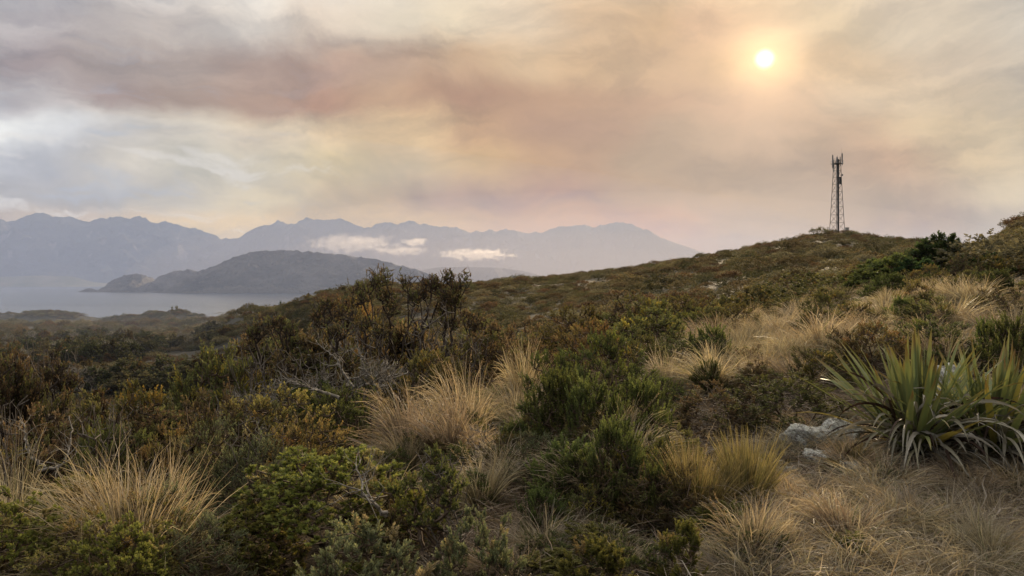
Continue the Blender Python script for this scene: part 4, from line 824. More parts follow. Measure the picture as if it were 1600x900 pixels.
dead_branch('pale curved branch poking out of the yellow green cushion', [(602, 806, 0), (597, 798, -.05), (578, 784, -.1), (567, 765, -.1), (562, 735, 0), (560, 700, .05)], 4.1, 0.011, 3)
dead_branch('pale bent stick at the left edge near the brown shrub', [(70, 730, 0), (52, 718, 0), (42, 695, 0), (38, 672, .1), (30, 650, .1)], 5.6, 0.012, 4)
dead_branch('dark curved branch low beside the left manuka', [(62, 735, .1), (95, 728, .1), (108, 710, .1), (112, 680, .2), (108, 650, .3)], 5.9, 0.012, 5)
dead_branch('pale trunk piece standing amid the twigs left of the tallest manuka', [(575, 590, 0), (566, 565, 0), (560, 545, .1), (556, 525, .1)], 10.5, 0.022, 6)

# ---------------------------------------------------------------- flax
def flax(label, px, Y, n_live, n_dead, R, seed, sc_=1.0, skew=0.0):
    rng = np.random.default_rng(seed); x, y = world_at(px, Y); z = ht1(x, y)
    o = thing('flax_plant', label, 'flax', (x, y, z))
    def blade(b, az, el, L, W, droop, cols, segs=10, fold=0.35, nm='leaf', mt='flax', twist=0.0, floor=None):
        d = np.array([math.cos(az) * math.cos(el), math.sin(az) * math.cos(el), math.sin(el)]); P = [np.array(b)]
        side = np.array([-math.sin(az), math.cos(az), 0.0])
        for s in range(segs):
            P.append(P[-1] + d * L / segs)
            f = ((s + 1) / segs) ** 1.6
            d = d + np.array([0, 0, -1]) * droop * f / segs * 2 + rng.normal(0, 0.012, 3); d = d / np.linalg.norm(d)
            if floor is not None and P[-1][2] < floor: P[-1][2] = floor + rng.uniform(0, .02); d[2] = max(d[2], 0)
        P = np.array(P); t = np.linspace(0, 1, segs + 1)
        wv = W * np.interp(t, [0, 0.12, 0.4, 0.75, 0.93, 1], [0.75, 0.72, 1, 0.72, 0.28, 0.02])
        tg = np.gradient(P, axis=0); tg = unit(tg); sd = np.broadcast_to(side, tg.shape); sd = unit(sd - (sd * tg).sum(1, keepdims=True) * tg)
        nr = np.cross(sd, tg); tw = twist * t
        s2 = sd * np.cos(tw)[:, None] + nr * np.sin(tw)[:, None]; n2 = np.cross(s2, tg)
        n2 = n2 * np.sign(n2[:, 2:3] + 1e-6)
        V = np.stack([P - s2 * wv[:, None] / 2 + n2 * wv[:, None] * fold / 2, P, P + s2 * wv[:, None] / 2 + n2 * wv[:, None] * fold / 2], 1).reshape(-1, 3)
        c0, c1, c2, ce = [np.array(c) for c in cols]
        cc = np.stack([np.interp(t, [0, 0.25, 0.8, 0.93, 1.0], [c0[k], c1[k], c1[k], c2[k], c2[k] * 0.6]) for k in range(3)], 1)
        C3 = np.stack([cc * 0.6 + ce * 0.4, cc, cc * 0.6 + ce * 0.4], 1).reshape(-1, 3)
        link(nm, mesh_np(nm, V, grid_faces(segs + 1, 3), True, C3), M[mt], o)
    for i in range(n_live):
        f = (i + 0.5) / n_live; az = rng.uniform(0, 2 * pi); el = radians(90 - 62 * f ** 1.0 + rng.normal(0, 5)); L = R * rng.uniform(0.72, 1.04) * (0.92 + 0.08 * f)
        br = rng.uniform(0.8, 1.25); g = rng.uniform(0, 1)
        c1 = np.array((0.090, 0.125, 0.062)) * (1 - g) + np.array((0.130, 0.155, 0.055)) * g; c2 = (0.22, 0.18, 0.06) if rng.uniform() < .6 else (0.14, 0.07, 0.03)
        if rng.uniform() < 0.12: c1 = np.array((0.26, 0.22, 0.05))
        blade((rng.normal(0, .05) + 0.06 * math.cos(az), rng.normal(0, .05) + 0.06 * math.sin(az), 0.05), az, el, L, rng.uniform(0.044, 0.070), (0.05 + 0.42 * f * rng.uniform(0.2, 1.1)) if rng.uniform() > .16 else rng.uniform(0.9, 1.6),
              (np.array((0.10, 0.11, 0.05)) * br, c1 * br * 1.25, c2, (0.26, 0.24, 0.08)), twist=rng.normal(0, .35))
    for i in range(n_dead):
        az = rng.uniform(pi, 2 * pi) if rng.uniform() < 0.75 else rng.uniform(0, pi); el = radians(rng.uniform(-5, 55)); L = R * rng.uniform(0.45, 0.95)
        g = rng.uniform(0.15, 0.42); warm = rng.uniform(0.72, 0.95); c = np.array((g, g * (0.84 + .1 * warm), g * warm * 0.85))
        if rng.uniform() < 0.2: c = np.array((0.05, 0.03, 0.022))
        blade((rng.normal(0, .06), rng.normal(0, .06), rng.uniform(0.02, 0.16)), az, el, L, rng.uniform(0.016, 0.040), rng.uniform(1.6, 3.2),
              (c * 0.6, c, c, c * 0.8), fold=rng.uniform(0.3, 1.4), nm='dead_leaf', mt='dead', twist=rng.normal(0, 1.4), segs=12, floor=-0.06)
    V, Q = tubes(np.array([[0, 0, -0.1]]), np.array([[0, 0, 0.16]]), np.array([0.10]), np.array([0.07]), 10)
    link('crown_base', mesh_np('crown_base', V, Q), M['bark'], o)
flax('left hand flax of the pair with broad green leaves and grey dead ones below', 1432, 6.3, 104, 150, 1.16, 71)
flax('right hand flax of the pair with a skirt of dead leaves at the right edge', 1552, 6.2, 96, 190, 1.12, 72)

# ---------------------------------------------------------------- rocks
m_rock, n, p, o = newmat('lichen_rock'); oc = n.node('ShaderNodeTexCoord').outputs['Object']
a = n.noise(oc, 5, 8, 0.65, 0.4); b = n.noise(oc, 9, 8, 0.75); l1 = n.node('ShaderNodeTexVoronoi'); l1.inputs['Scale'].default_value = 14; n.link(n.noise(oc, 6, 4, 0.6, 0, '3D', True), l1.inputs['Vector'])
c = n.ramp(a, [(0.3, (0.10, 0.095, 0.085)), (0.5, (0.24, 0.23, 0.205)), (0.7, (0.38, 0.37, 0.335))])
c = n.mix(n.m('MULTIPLY', n.maprange(b, 0.50, 0.56), 0.85), c, (0.66, 0.67, 0.60, 1)); c = n.mix(n.m('MULTIPLY', n.maprange(n.noise(oc, 9, 6, 0.7), 0.56, 0.64), 0.6), c, (0.10, 0.11, 0.04, 1))
n.link(c, p.inputs['Base Color']); bump(n, p, n.m('ADD', a, n.m('MULTIPLY', b, 0.4)), 0.9, 0.02)
def rock_mesh(seed, res=34, cuts=13, rough=0.08):
    rng = np.random.default_rng(seed); g = np.linspace(-1, 1, res); V = []; Q = []
    for ax in range(3):
        for s in (-1, 1):
            u, v = np.meshgrid(g, g, indexing='ij'); wv = np.full_like(u, s); p3 = [u, v, wv]; p3 = np.stack([p3[(k - ax) % 3] for k in range(3)], -1).reshape(-1, 3)
            f = grid_faces(res, res) + len(V) * 0 + sum(len(q) for q in V); Q.append(f if s > 0 else f[:, ::-1]); V.append(p3)
    V = unit(np.vstack(V)); Q = np.vstack(Q)
    for k in range(cuts):
        nn = unit(rng.normal(0, 1, 3)); h = rng.uniform(0.55, 0.85); d = V @ nn; V = V - np.clip(d - h, 0, None)[:, None] * nn * 0.9
    nz = fbm(V[:, 0] * 2.1 + V[:, 2] * 1.7 + seed, V[:, 1] * 2.3 - V[:, 2] * 1.3, 5, seed); nf = fbm(V[:, 0] * 7.5 + V[:, 2] * 5 + seed, V[:, 1] * 8 - V[:, 2] * 6, 4, seed + 9); V = V * (1 + nz * rough * 3.4 + nf * 0.10 + np.where(np.abs(nz) < 0.025, -0.05, 0))[:, None]
    return mesh_np('rock', V, Q, True)
def rock(label, px, Y, wpx, hpx, seed, depth=0.8, sink=0.35, cat='rock', rz=0.3):
    x, y = world_at(px, Y); w = wpx / F * Y / 2; h = hpx / F * Y / 2
    o = link('rock', rock_mesh(seed), m_rock); o.location = (x, y, ht1(x, y) + h * (1 - sink) * 0.6); o.rotation_euler = (0.1, 0.1, rz); o.scale = (w, w * depth, h)
    o['label'] = label; o['category'] = cat; return o
rock('large pale lichen covered boulder left of the flax', 1256, 6.6, 112, 60, 1)
rock('pale broken rock in front of the large boulder, half under grass', 1285, 6.1, 74, 44, 8)
rock('lichen boulder shoulder between the large boulder and the flax', 1312, 6.7, 110, 66, 2)
rock('small flat grey rock just below the left flax', 1335, 5.9, 60, 30, 3)
rock('small pale rock half buried in grass below the large boulder', 1272, 5.3, 46, 24, 4)
rock('grey speckled boulder showing between the flax leaf tips', 1482, 7.6, 70, 90, 5, sink=0.0)
rock('dark flat rock at the bottom edge under the large straw tussock', 228, 3.95, 70, 30, 6)
rock('rock at the right edge under the dead flax leaves', 1585, 5.4, 60, 26, 7)
for i, (px, py, wp, hp, lb) in enumerate([(1232, 742, 34, 20, 'small pale stone in the grass below the left end of the boulder'), (1300, 722, 40, 26, 'angular pale stone between the boulder and the flat grey rock'), (1352, 778, 30, 14, 'small stone in the dead grass below the left flax'),
        (1218, 705, 36, 28, 'pale stone against the left side of the large boulder'), (1312, 762, 26, 14, 'smallest pale stone right of the half buried rock'), (1395, 752, 30, 16, 'grey stone under the dead leaves of the left flax')]):
    rock(lb, px, hit(px, py), wp, hp, 20 + i, sink=0.25, rz=i * 1.3)
place_plant('grass_tuft', 'small yellow green tuft beside the left flax', 'grass tuft', [('blades', T('gold', 2), M['grass'])], 1335, 6.0, 690, 90, uh=0.9, uw=1.0)

# ---------------------------------------------------------------- matted dead grass on the ground
def litter(name, n, pxr, Yr, L, W, cols, seed, label):
    rng = np.random.default_rng(seed); Y = np.sqrt(rng.uniform(Yr[0] ** 2, Yr[1] ** 2, n)); px = rng.uniform(*pxr, n); X = (px - 800) / F * Y
    keep = fbm(X / 0.7, Y / 0.7, 3, seed) > -0.25; X = X[keep]; Y = Y[keep]; n = len(X); Z = ht(X, Y)
    az = fbm(X / 0.9, Y / 0.9, 2, seed + 1) * 9 + rng.normal(0, 0.8, n); el = rng.uniform(0.05, 0.9, n) ** 1.3; l = rng.uniform(*L, n)
    d = np.stack([np.cos(az) * np.cos(el), np.sin(az) * np.cos(el), np.sin(el)], 1); P = [np.stack([X, Y, Z + 0.005], 1)]
    for s in range(4): P.append(P[-1] + d * (l / 4)[:, None]); d = unit(d + np.array([0, 0, -0.30]) + rng.normal(0, .24, d.shape))
    P = np.stack(P, 1); P[:, :, 2] = np.maximum(P[:, :, 2], Z[:, None] + 0.004 + rng.uniform(0, 0.05, (n, 1)))
    ph = rng.uniform(0, 2 * pi, n); sv = np.stack([np.cos(ph), np.sin(ph), 0.4 * np.ones(n)], 1)[:, None]; wv = (W * rng.uniform(.6, 1.3, n))[:, None, None] * np.array([.7, 1, .9, .6, .12])[None, :, None]
    V = np.stack([P + sv * wv / 2, P - sv * wv / 2], 2).reshape(-1, 3); b = (np.arange(n) * 10)[:, None] + (np.arange(4) * 2)[None]
    Q = np.stack([b, b + 1, b + 3, b + 2], -1).reshape(-1, 4); ci = rng.integers(0, len(cols), n); c = np.array(cols)[ci] * rng.uniform(0.55, 1.2, (n, 1))
    link(name, mesh_np(name, V, Q, True, np.repeat(c, 10, 0)), M['grass'], kind='stuff', label=label)
DRY = [(0.25, 0.195, 0.145), (0.42, 0.36, 0.29), (0.20, 0.145, 0.10), (0.11, 0.08, 0.058), (0.32, 0.28, 0.235), (0.07, 0.052, 0.038)]
litter('dead_grass', 32000, (1020, 2150), (3.2, 9.5), (0.12, 0.42), 0.0072, DRY, 5, 'matted dead grass covering the ground around the flax')
litter('dead_grass', 34000, (-560, 1040), (3.2, 9.0), (0.08, 0.30), 0.0055, [(0.20, 0.15, 0.09), (0.10, 0.08, 0.04), (0.28, 0.22, 0.15), (0.07, 0.08, 0.03)], 6, 'thin dead grass and litter under the shrubs')
litter('dead_grass', 46000, (1000, 1960), (9.5, 24), (0.14, 0.40), 0.008, [tuple(v * 0.7 for v in c) for c in DRY], 7, 'dry grass between the tussocks of the right hand rise')
litter('dead_grass', 7000, (1000, 1740), (3.2, 7.0), (0.12, 0.40), 0.0072, [(0.50, 0.44, 0.36), (0.42, 0.36, 0.30), (0.30, 0.24, 0.18), (0.16, 0.12, 0.09)], 15, 'broad pale dead leaves strewn over the matted grass')
litter('dead_grass', 5000, (560, 1040), (3.2, 6.5), (0.12, 0.4), 0.0065, [(0.46, 0.38, 0.28), (0.34, 0.27, 0.19), (0.18, 0.13, 0.09)], 16, 'pale broken grass stems strewn at bottom centre')
# ---------------------------------------------------------------- hill bushes, valley trees
GAIN = 2.0
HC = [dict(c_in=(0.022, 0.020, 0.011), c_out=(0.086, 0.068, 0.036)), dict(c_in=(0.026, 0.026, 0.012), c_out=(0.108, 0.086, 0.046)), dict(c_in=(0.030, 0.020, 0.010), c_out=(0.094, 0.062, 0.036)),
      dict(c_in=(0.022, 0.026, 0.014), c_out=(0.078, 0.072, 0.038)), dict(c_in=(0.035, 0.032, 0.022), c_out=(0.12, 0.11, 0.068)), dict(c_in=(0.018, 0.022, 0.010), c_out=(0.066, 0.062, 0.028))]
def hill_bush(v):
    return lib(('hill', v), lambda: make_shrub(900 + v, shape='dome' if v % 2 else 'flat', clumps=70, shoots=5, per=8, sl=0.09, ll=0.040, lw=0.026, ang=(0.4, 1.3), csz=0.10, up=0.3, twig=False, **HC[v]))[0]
HB = [hill_bush(v) for v in range(6)]
def scatter_pts(x0, x1, y0, y1, step, seed, ok):
    rng = np.random.default_rng(seed); gx, gy = np.meshgrid(np.arange(x0, x1, step), np.arange(y0, y1, step)); gx = gx.ravel() + rng.uniform(-.5, .5, gx.size) * step; gy = gy.ravel() + rng.uniform(-.5, .5, gy.size) * step
    k = ok(gx, gy); return gx[k], gy[k]
def in_view(x, y, m=40): px = 800 + F * x / y; return (px > -m) & (px < 1600 + m)
# far side of the hill is left out: keep what stands on the near slopes
hx, hy = [], []
for (y0, y1, st, sd) in ((24, 70, 1.6, 1), (70, 140, 2.1, 2), (140, 235, 2.5, 3), (235, 330, 3.0, 4)):
    a, b = scatter_pts(-y1 * .75, y1 * .98, y0, y1, st, sd, lambda x, y: in_view(x, y, 320) & (y > 20))
    px = 800 + F * a / b; k = (px > 560 - 0.5 * b) if y0 < 300 else px > 0
    hx.append(a[k]); hy.append(b[k])
hx = np.concatenate(hx); hy = np.concatenate(hy); hz = ht(hx, hy)
dens = fbm(hx / 9, hy / 9, 3, 77); k = dens > -0.36; hx, hy, hz, dens = hx[k], hy[k], hz[k], dens[k]
rs = np.random.default_rng(5); size = (1.5 + 2.3 * rs.uniform(0, 1, len(hx)) ** 2.2) * (0.85 + 0.5 * np.clip(dens + .2, 0, 1)); size *= np.interp(hy, [30, 60, 120, 260], [0.75, 0.85, 1.0, 1.25])
tx, ty = world_at(1308, 255.0)
k = np.hypot(hx - tx, hy - ty) > 4.0; hx, hy, hz, size = hx[k], hy[k], hz[k], size[k]
# the ones that show largest, and the crest ones against the sky, are bushes of their own
pxh = 800 + F * hx / hy; pyh = HOR - F * (hz - EYE) / hy
crest = np.zeros(len(hx), bool)
for c0 in range(700, 1640, 11):
    q = np.where((pxh >= c0) & (pxh < c0 + 11) & (hy < 300))[0]
    if len(q): crest[q[np.argsort(pyh[q] - size[q] / hy[q] * F * 0.5)[:1]]] = True
vis = size / hy * F * ((pxh > -10) & (pxh < 1610)); order = np.argsort(-(vis + crest * 1000)); single = np.zeros(len(hx), bool); single[order[:295]] = True
HL = ['low rounded scrub bush on the crest of the hill against the sky', 'rounded scrub bush on the lower slope of the hill']
hrng = random.Random(4)
for i in np.where(single)[0]:
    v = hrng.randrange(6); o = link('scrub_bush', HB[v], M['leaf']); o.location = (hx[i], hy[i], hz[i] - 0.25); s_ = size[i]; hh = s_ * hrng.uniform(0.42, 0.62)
    o.scale = (s_, s_, hh); o.rotation_euler = (0, 0, hrng.uniform(0, 6.28)); o['category'] = 'bush'
    o['label'] = HL[0] if crest[i] else HL[1]; o['group'] = 'scrub bushes along the crest' if crest[i] else 'scrub bushes on the lower slope'
ORDN = ['first', 'second', 'third', 'fourth', 'fifth', 'sixth', 'seventh', 'eighth', 'ninth', 'tenth', 'eleventh', 'twelfth', 'thirteenth', 'fourteenth', 'fifteenth', 'sixteenth', 'seventeenth', 'eighteenth', 'nineteenth', 'twentieth']
CB = sorted([o for o in C.objects if o.get('group') == 'scrub bushes along the crest'], key=lambda o: o.location.x / o.location.y)
m0 = tx / ty; Lf = [o for o in CB if o.location.x / o.location.y < m0][::-1]; Rt = [o for o in CB if o.location.x / o.location.y >= m0]
for side, L_ in (('left', Lf), ('right', Rt)):
    for i, o in enumerate(L_[:20]): o['label'] = 'scrub bush on the hill crest, %s one to the %s of the mast' % (ORDN[i], side)
    for o in L_[20:]: o['label'] = 'scrub bush far down the hill crest to the %s of the mast' % side
def gn_scatter(name, pts, scales, idx, rots, protos, label, mat):
    me = bpy.data.meshes.new(name); me.vertices.add(len(pts)); me.vertices.foreach_set('co', pts.astype(np.float32).ravel())
    a = me.attributes.new('s', 'FLOAT_VECTOR', 'POINT'); a.data.foreach_set('vector', scales.astype(np.float32).ravel())
    a = me.attributes.new('v', 'INT', 'POINT'); a.data.foreach_set('value', idx.astype(np.int32))
    a = me.attributes.new('r', 'FLOAT', 'POINT'); a.data.foreach_set('value', rots.astype(np.float32))
    o = link(name, me, mat, kind='stuff', label=label)
    ng = bpy.data.node_groups.new(name, 'GeometryNodeTree'); ng.interface.new_socket('Geometry', in_out='INPUT', socket_type='NodeSocketGeometry'); ng.interface.new_socket('Geometry', in_out='OUTPUT', socket_type='NodeSocketGeometry')
    N = ng.nodes; gi = N.new('NodeGroupInput'); go = N.new('NodeGroupOutput'); ip = N.new('GeometryNodeInstanceOnPoints'); gj = N.new('GeometryNodeGeometryToInstance')
    for p_ in reversed(protos):
        oi = N.new('GeometryNodeObjectInfo'); oi.inputs['Object'].default_value = p_; ng.links.new(oi.outputs['Geometry'], gj.inputs[0])
    def att(nm, t):
        n_ = N.new('GeometryNodeInputNamedAttribute'); n_.data_type = t; n_.inputs[0].default_value = nm; return n_.outputs['Attribute']
    ng.links.new(gi.outputs[0], ip.inputs['Points']); ng.links.new(gj.outputs[0], ip.inputs['Instance']); ip.inputs['Pick Instance'].default_value = True
    ng.links.new(att('v', 'INT'), ip.inputs['Instance Index']); ng.links.new(att('s', 'FLOAT_VECTOR'), ip.inputs['Scale'])
    cx = N.new('ShaderNodeCombineXYZ'); ng.links.new(att('r', 'FLOAT'), cx.inputs[2]); ng.links.new(cx.outputs[0], ip.inputs['Rotation'])
    ng.links.new(ip.outputs[0], go.inputs[0]); md = o.modifiers.new('scatter', 'NODES'); md.node_group = ng; return o
def protos_of(meshes):
    out = []
    for me in meshes:
        out.append(next(o for o in C.objects if o.data == me))
    return out
k = ~single; r5 = np.random.default_rng(9); n_ = int(k.sum()); hh = size[k] * r5.uniform(0.40, 0.62, n_)
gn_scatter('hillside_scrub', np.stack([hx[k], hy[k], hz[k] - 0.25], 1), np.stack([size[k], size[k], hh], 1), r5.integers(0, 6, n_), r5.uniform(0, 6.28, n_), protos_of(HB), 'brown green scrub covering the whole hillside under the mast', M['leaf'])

GAIN = 1.6
# green evergreens at the foot of the hill
def tree(label, px, Y, top, wpx, pal, seed, name='evergreen_tree', group=None, cl=110, sh=8, per=9, ll=0.05, lw=0.026, shape='dome', key=None):
    f, s_ = lib(('tree', key if key is not None else label), lambda: make_shrub(seed, shape=shape, clumps=cl, shoots=sh, per=per, sl=0.09, ll=ll, lw=lw, csz=0.06, up=0.5, rr=0.03, ang=(0.5, 1.2), **pal))
    return place_plant(name, label, 'tree', [('crown', f, M['leaf']), ('trunk', s_, M['bark'])], px, Y, top, wpx, group=group)
EV = dict(c_in=(0.014, 0.024, 0.012), c_out=(0.050, 0.080, 0.032)); EV2 = dict(c_in=(0.020, 0.028, 0.010), c_out=(0.080, 0.095, 0.032))
tree('tallest dark evergreen at the foot of the hill on the right', 1466, 26, 366, 92, EV, 41)
tree('green evergreen left of the tallest one, wider and lower', 1390, 24, 398, 100, EV2, 42)
tree('low evergreen in front of and left of the tallest one', 1430, 23, 404, 70, EV, 43)
tree('small dark evergreen right of the tallest one', 1546, 27, 392, 48, EV, 44)
tree('low green bush between the tallest evergreen and the small dark one', 1512, 25, 410, 62, EV2, 45)
tree('low dark bush at the right edge beyond the small evergreen', 1590, 26, 418, 70, EV2, 46)
tree('lowest evergreen, at the left end of the row under the mast hill', 1352, 23, 420, 70, EV2, 47)
# trees along the ridge that drops to the bay
RT = [(482, 458, 13, 350, ''), (512, 452, 30, 330, ''), (537, 448, 18, 300, ''), (468, 469, 34, 350, ''), (438, 470, 6, 400, ''),
      (450, 474, 22, 390, ''), (416, 480, 20, 420, ''), (403, 483, 8, 430, ''), (556, 446, 16, 290, ''), (524, 462, 26, 320, '')]
for i, (px, top, wp, Y, ad) in enumerate(RT):
    w_ = ['beside the bay', 'left of the manuka trees'][i % 2]
    tree({0: 'round lone tree on the ridge line against the bay', 1: 'wide dark tree clump right of the lone round tree on the ridge', 2: 'umbrella shaped tree on the ridge nearest the manuka trees', 3: 'wide low tree just below the lone round ridge tree',
          4: 'thin pointed tree standing on the descending ridge', 5: 'small tree right beside the thin pointed ridge tree', 6: 'low tree left of the thin pointed ridge tree', 7: 'tiny round tree farthest down the ridge line', 8: 'ragged tree on the ridge behind the tallest manuka',
          9: 'leafy tree below the umbrella shaped one on the ridge'}[i], px, Y, top, wp, EV if i % 2 else dict(c_in=(0.02, 0.02, 0.01), c_out=(0.07, 0.06, 0.028)), 60, name='ridge_tree', cl=60, sh=6, per=7, ll=0.075, lw=0.05, key='r%d' % (i % 3))
tree('lone tree on top of the coastal knoll above the bay', 272, 1120, 480, 24, EV, 60, name='knoll_tree', key='r0')
# valley forest
VT = [dict(c_in=(0.018, 0.023, 0.014), c_out=(0.060, 0.064, 0.034)), dict(c_in=(0.022, 0.024, 0.014), c_out=(0.085, 0.076, 0.042)), dict(c_in=(0.030, 0.022, 0.012), c_out=(0.09, 0.062, 0.03)), dict(c_in=(0.06, 0.058, 0.048), c_out=(0.17, 0.165, 0.14))]
vx, vy = scatter_pts(-420, 60, 185, 520, 6.6, 31, lambda x, y: in_view(x, y, 30) & (800 + F * x / y < 560) & (fbm(x / 60, y / 60, 3, 5) > -0.12))
k = np.hypot(vx, vy) > 60; vx, vy = vx[k], vy[k]; vz = ht(vx, vy); vs = np.random.default_rng(8).uniform(5.5, 10.5, len(vx))
py = HOR - F * (vz + vs * .8 - EYE) / vy; px = 800 + F * vx / vy
k = (py > 505) & (py < 640); vx, vy, vz, vs = vx[k], vy[k], vz[k], vs[k]
vr = random.Random(3); o_ = np.argsort(-vs / vy)[:290]; far_ = np.setdiff1d(np.arange(len(vx)), o_)
for i in o_:
    v = vr.choice([0, 0, 1, 1, 2, 3] if 800 + F * vx[i] / vy[i] < 300 else [0, 1, 1, 2]); var = vr.randrange(2); grp = {0: 'dark green valley trees', 1: 'olive valley trees', 2: 'brown valley trees', 3: 'grey leafless valley trees'}[v]
    lb = {0: 'dark green rounded tree in the hazy valley forest', 1: 'olive green tree in the hazy valley forest', 2: 'brown leaved tree in the hazy valley forest', 3: 'pale grey bare tree in the hazy valley forest'}[v]
    f, s_ = lib(('vt', v, var), lambda: make_shrub(300 + v * 7 + var, shape='dome', clumps=70, shoots=6, per=8 if v < 3 else 3, sl=0.08, ll=0.055, lw=0.036 if v < 3 else 0.012, csz=0.09, up=0.3, ang=(0.5, 1.3), rr=0.035, rt=0.006, inner=30, **VT[v]))
    w_ = vs[i] * vr.uniform(0.85, 1.25)
    o = thing('valley_tree', lb, 'tree', (vx[i], vy[i], vz[i] - 0.3), vr.uniform(0, 6.28), (w_, w_, vs[i] * vr.uniform(0.8, 1.05)), grp); link('crown', f, M['leaf'], o); link('trunk', s_, M['pale' if v == 3 else 'bark'], o)
# scrub over the valley floor and the slopes down to the bay
cx_, cy_ = [], []
for (y0, y1, st, sd) in ((24, 60, 2.0, 51), (60, 120, 2.4, 52), (120, 260, 3.6, 53), (260, 520, 6.5, 54), (520, 1150, 8.5, 55)):
    a, b = scatter_pts(-y1 * .98, y1 * .1, y0, y1, st, sd, lambda x, y: in_view(x, y, 320)); px = 800 + F * a / b
    k = (px < 620) & (fbm(a / (st * 5), b / (st * 5), 3, 9) > -0.16); cx_.append(a[k]); cy_.append(b[k])
cx_ = np.concatenate(cx_); cy_ = np.concatenate(cy_); cz_ = ht(cx_, cy_); k = cz_ > 3; cx_, cy_, cz_ = cx_[k], cy_[k], cz_[k]
r6 = np.random.default_rng(6); n_ = len(cx_); s6 = np.interp(cy_, [24, 60, 120, 260, 520, 1150], [1.4, 1.9, 2.8, 5.0, 8.5, 12]) * r6.uniform(0.6, 1.35, n_)
gn_scatter('valley_scrub', np.stack([cx_, cy_, cz_ - 0.3], 1), np.stack([s6, s6, s6 * r6.uniform(0.38, 0.75, n_)], 1), r6.integers(0, 6, n_), r6.uniform(0, 6.28, n_), protos_of(HB), 'scrub covering the valley floor and slopes down to the bay', M['leaf'])
cp = []
for o in C.objects:
    if o.name.startswith(('peninsula', 'coastal_hill')):
        c = np.zeros(len(o.data.vertices) * 3, np.float32); o.data.vertices.foreach_get('co', c); c = c.reshape(-1, 3); cp.append(c[c[:, 2] > 8])
cp = np.vstack(cp); r7 = np.random.default_rng(12); cp = cp[(r7.uniform(0, 1, len(cp)) < 0.22) & (fbm(cp[:, 0] / 40, cp[:, 1] / 40, 3, 4) > -0.12)]; n_ = len(cp); s7 = r7.uniform(5, 11, n_)
gn_scatter('coastal_scrub', cp - np.array([0, 0, .5]), np.stack([s7, s7, s7 * r7.uniform(.35, .7, n_)], 1), r7.integers(0, 6, n_), r7.uniform(0, 6.28, n_), protos_of(HB), 'dark scrub on the low coastal knolls beside the bay', M['leaf'])

# ---------------------------------------------------------------- the mast
def metal(name, c, r=0.55, me_=0.3):
    m, n, p, o = newmat(name); oc = n.node('ShaderNodeTexCoord').outputs['Object']; f = n.noise(oc, 3, 5, 0.6)
    n.link(n.ramp(f, [(0.3, tuple(v * 0.75 for v in c)), (0.7, tuple(min(1, v * 1.2) for v in c))]), p.inputs['Base Color']); p.inputs['Roughness'].default_value = r; p.inputs['Metallic'].default_value = me_; return m
m_steel = metal('galvanised_steel', (0.12, 0.12, 0.12)); m_panel = metal('antenna_housing', (0.16, 0.16, 0.16), 0.5, 0.0); m_dark = metal('dark_cable', (0.035, 0.035, 0.04), 0.6, 0.0); m_cab = metal('cabinet_paint', (0.30, 0.31, 0.29), 0.6, 0.0)
def bar(name, a, b, r, mat, par, k=4, r2=None):
    V, Q = tubes(np.array([a], float), np.array([b], float), np.array([r]), np.array([r2 or r]), k)
    caps = [np.arange(k)[None, ::-1], (np.arange(k) + k)[None]]
    return link(name, mesh_np(name, V, [Q] + caps, False), mat, par)
def bx(name, c, s3, mat, par, bev=0.02):
    import bmesh
    bm = bmesh.new(); bmesh.ops.create_cube(bm, size=1); bmesh.ops.scale(bm, vec=s3, verts=bm.verts); bmesh.ops.bevel(bm, geom=bm.edges[:], offset=min(bev, min(s3) * .2), segments=1, affect='EDGES'); bmesh.ops.translate(bm, vec=c, verts=bm.verts)
    me = bpy.data.meshes.new(name); bm.to_mesh(me); bm.free(); return link(name, me, mat, par)
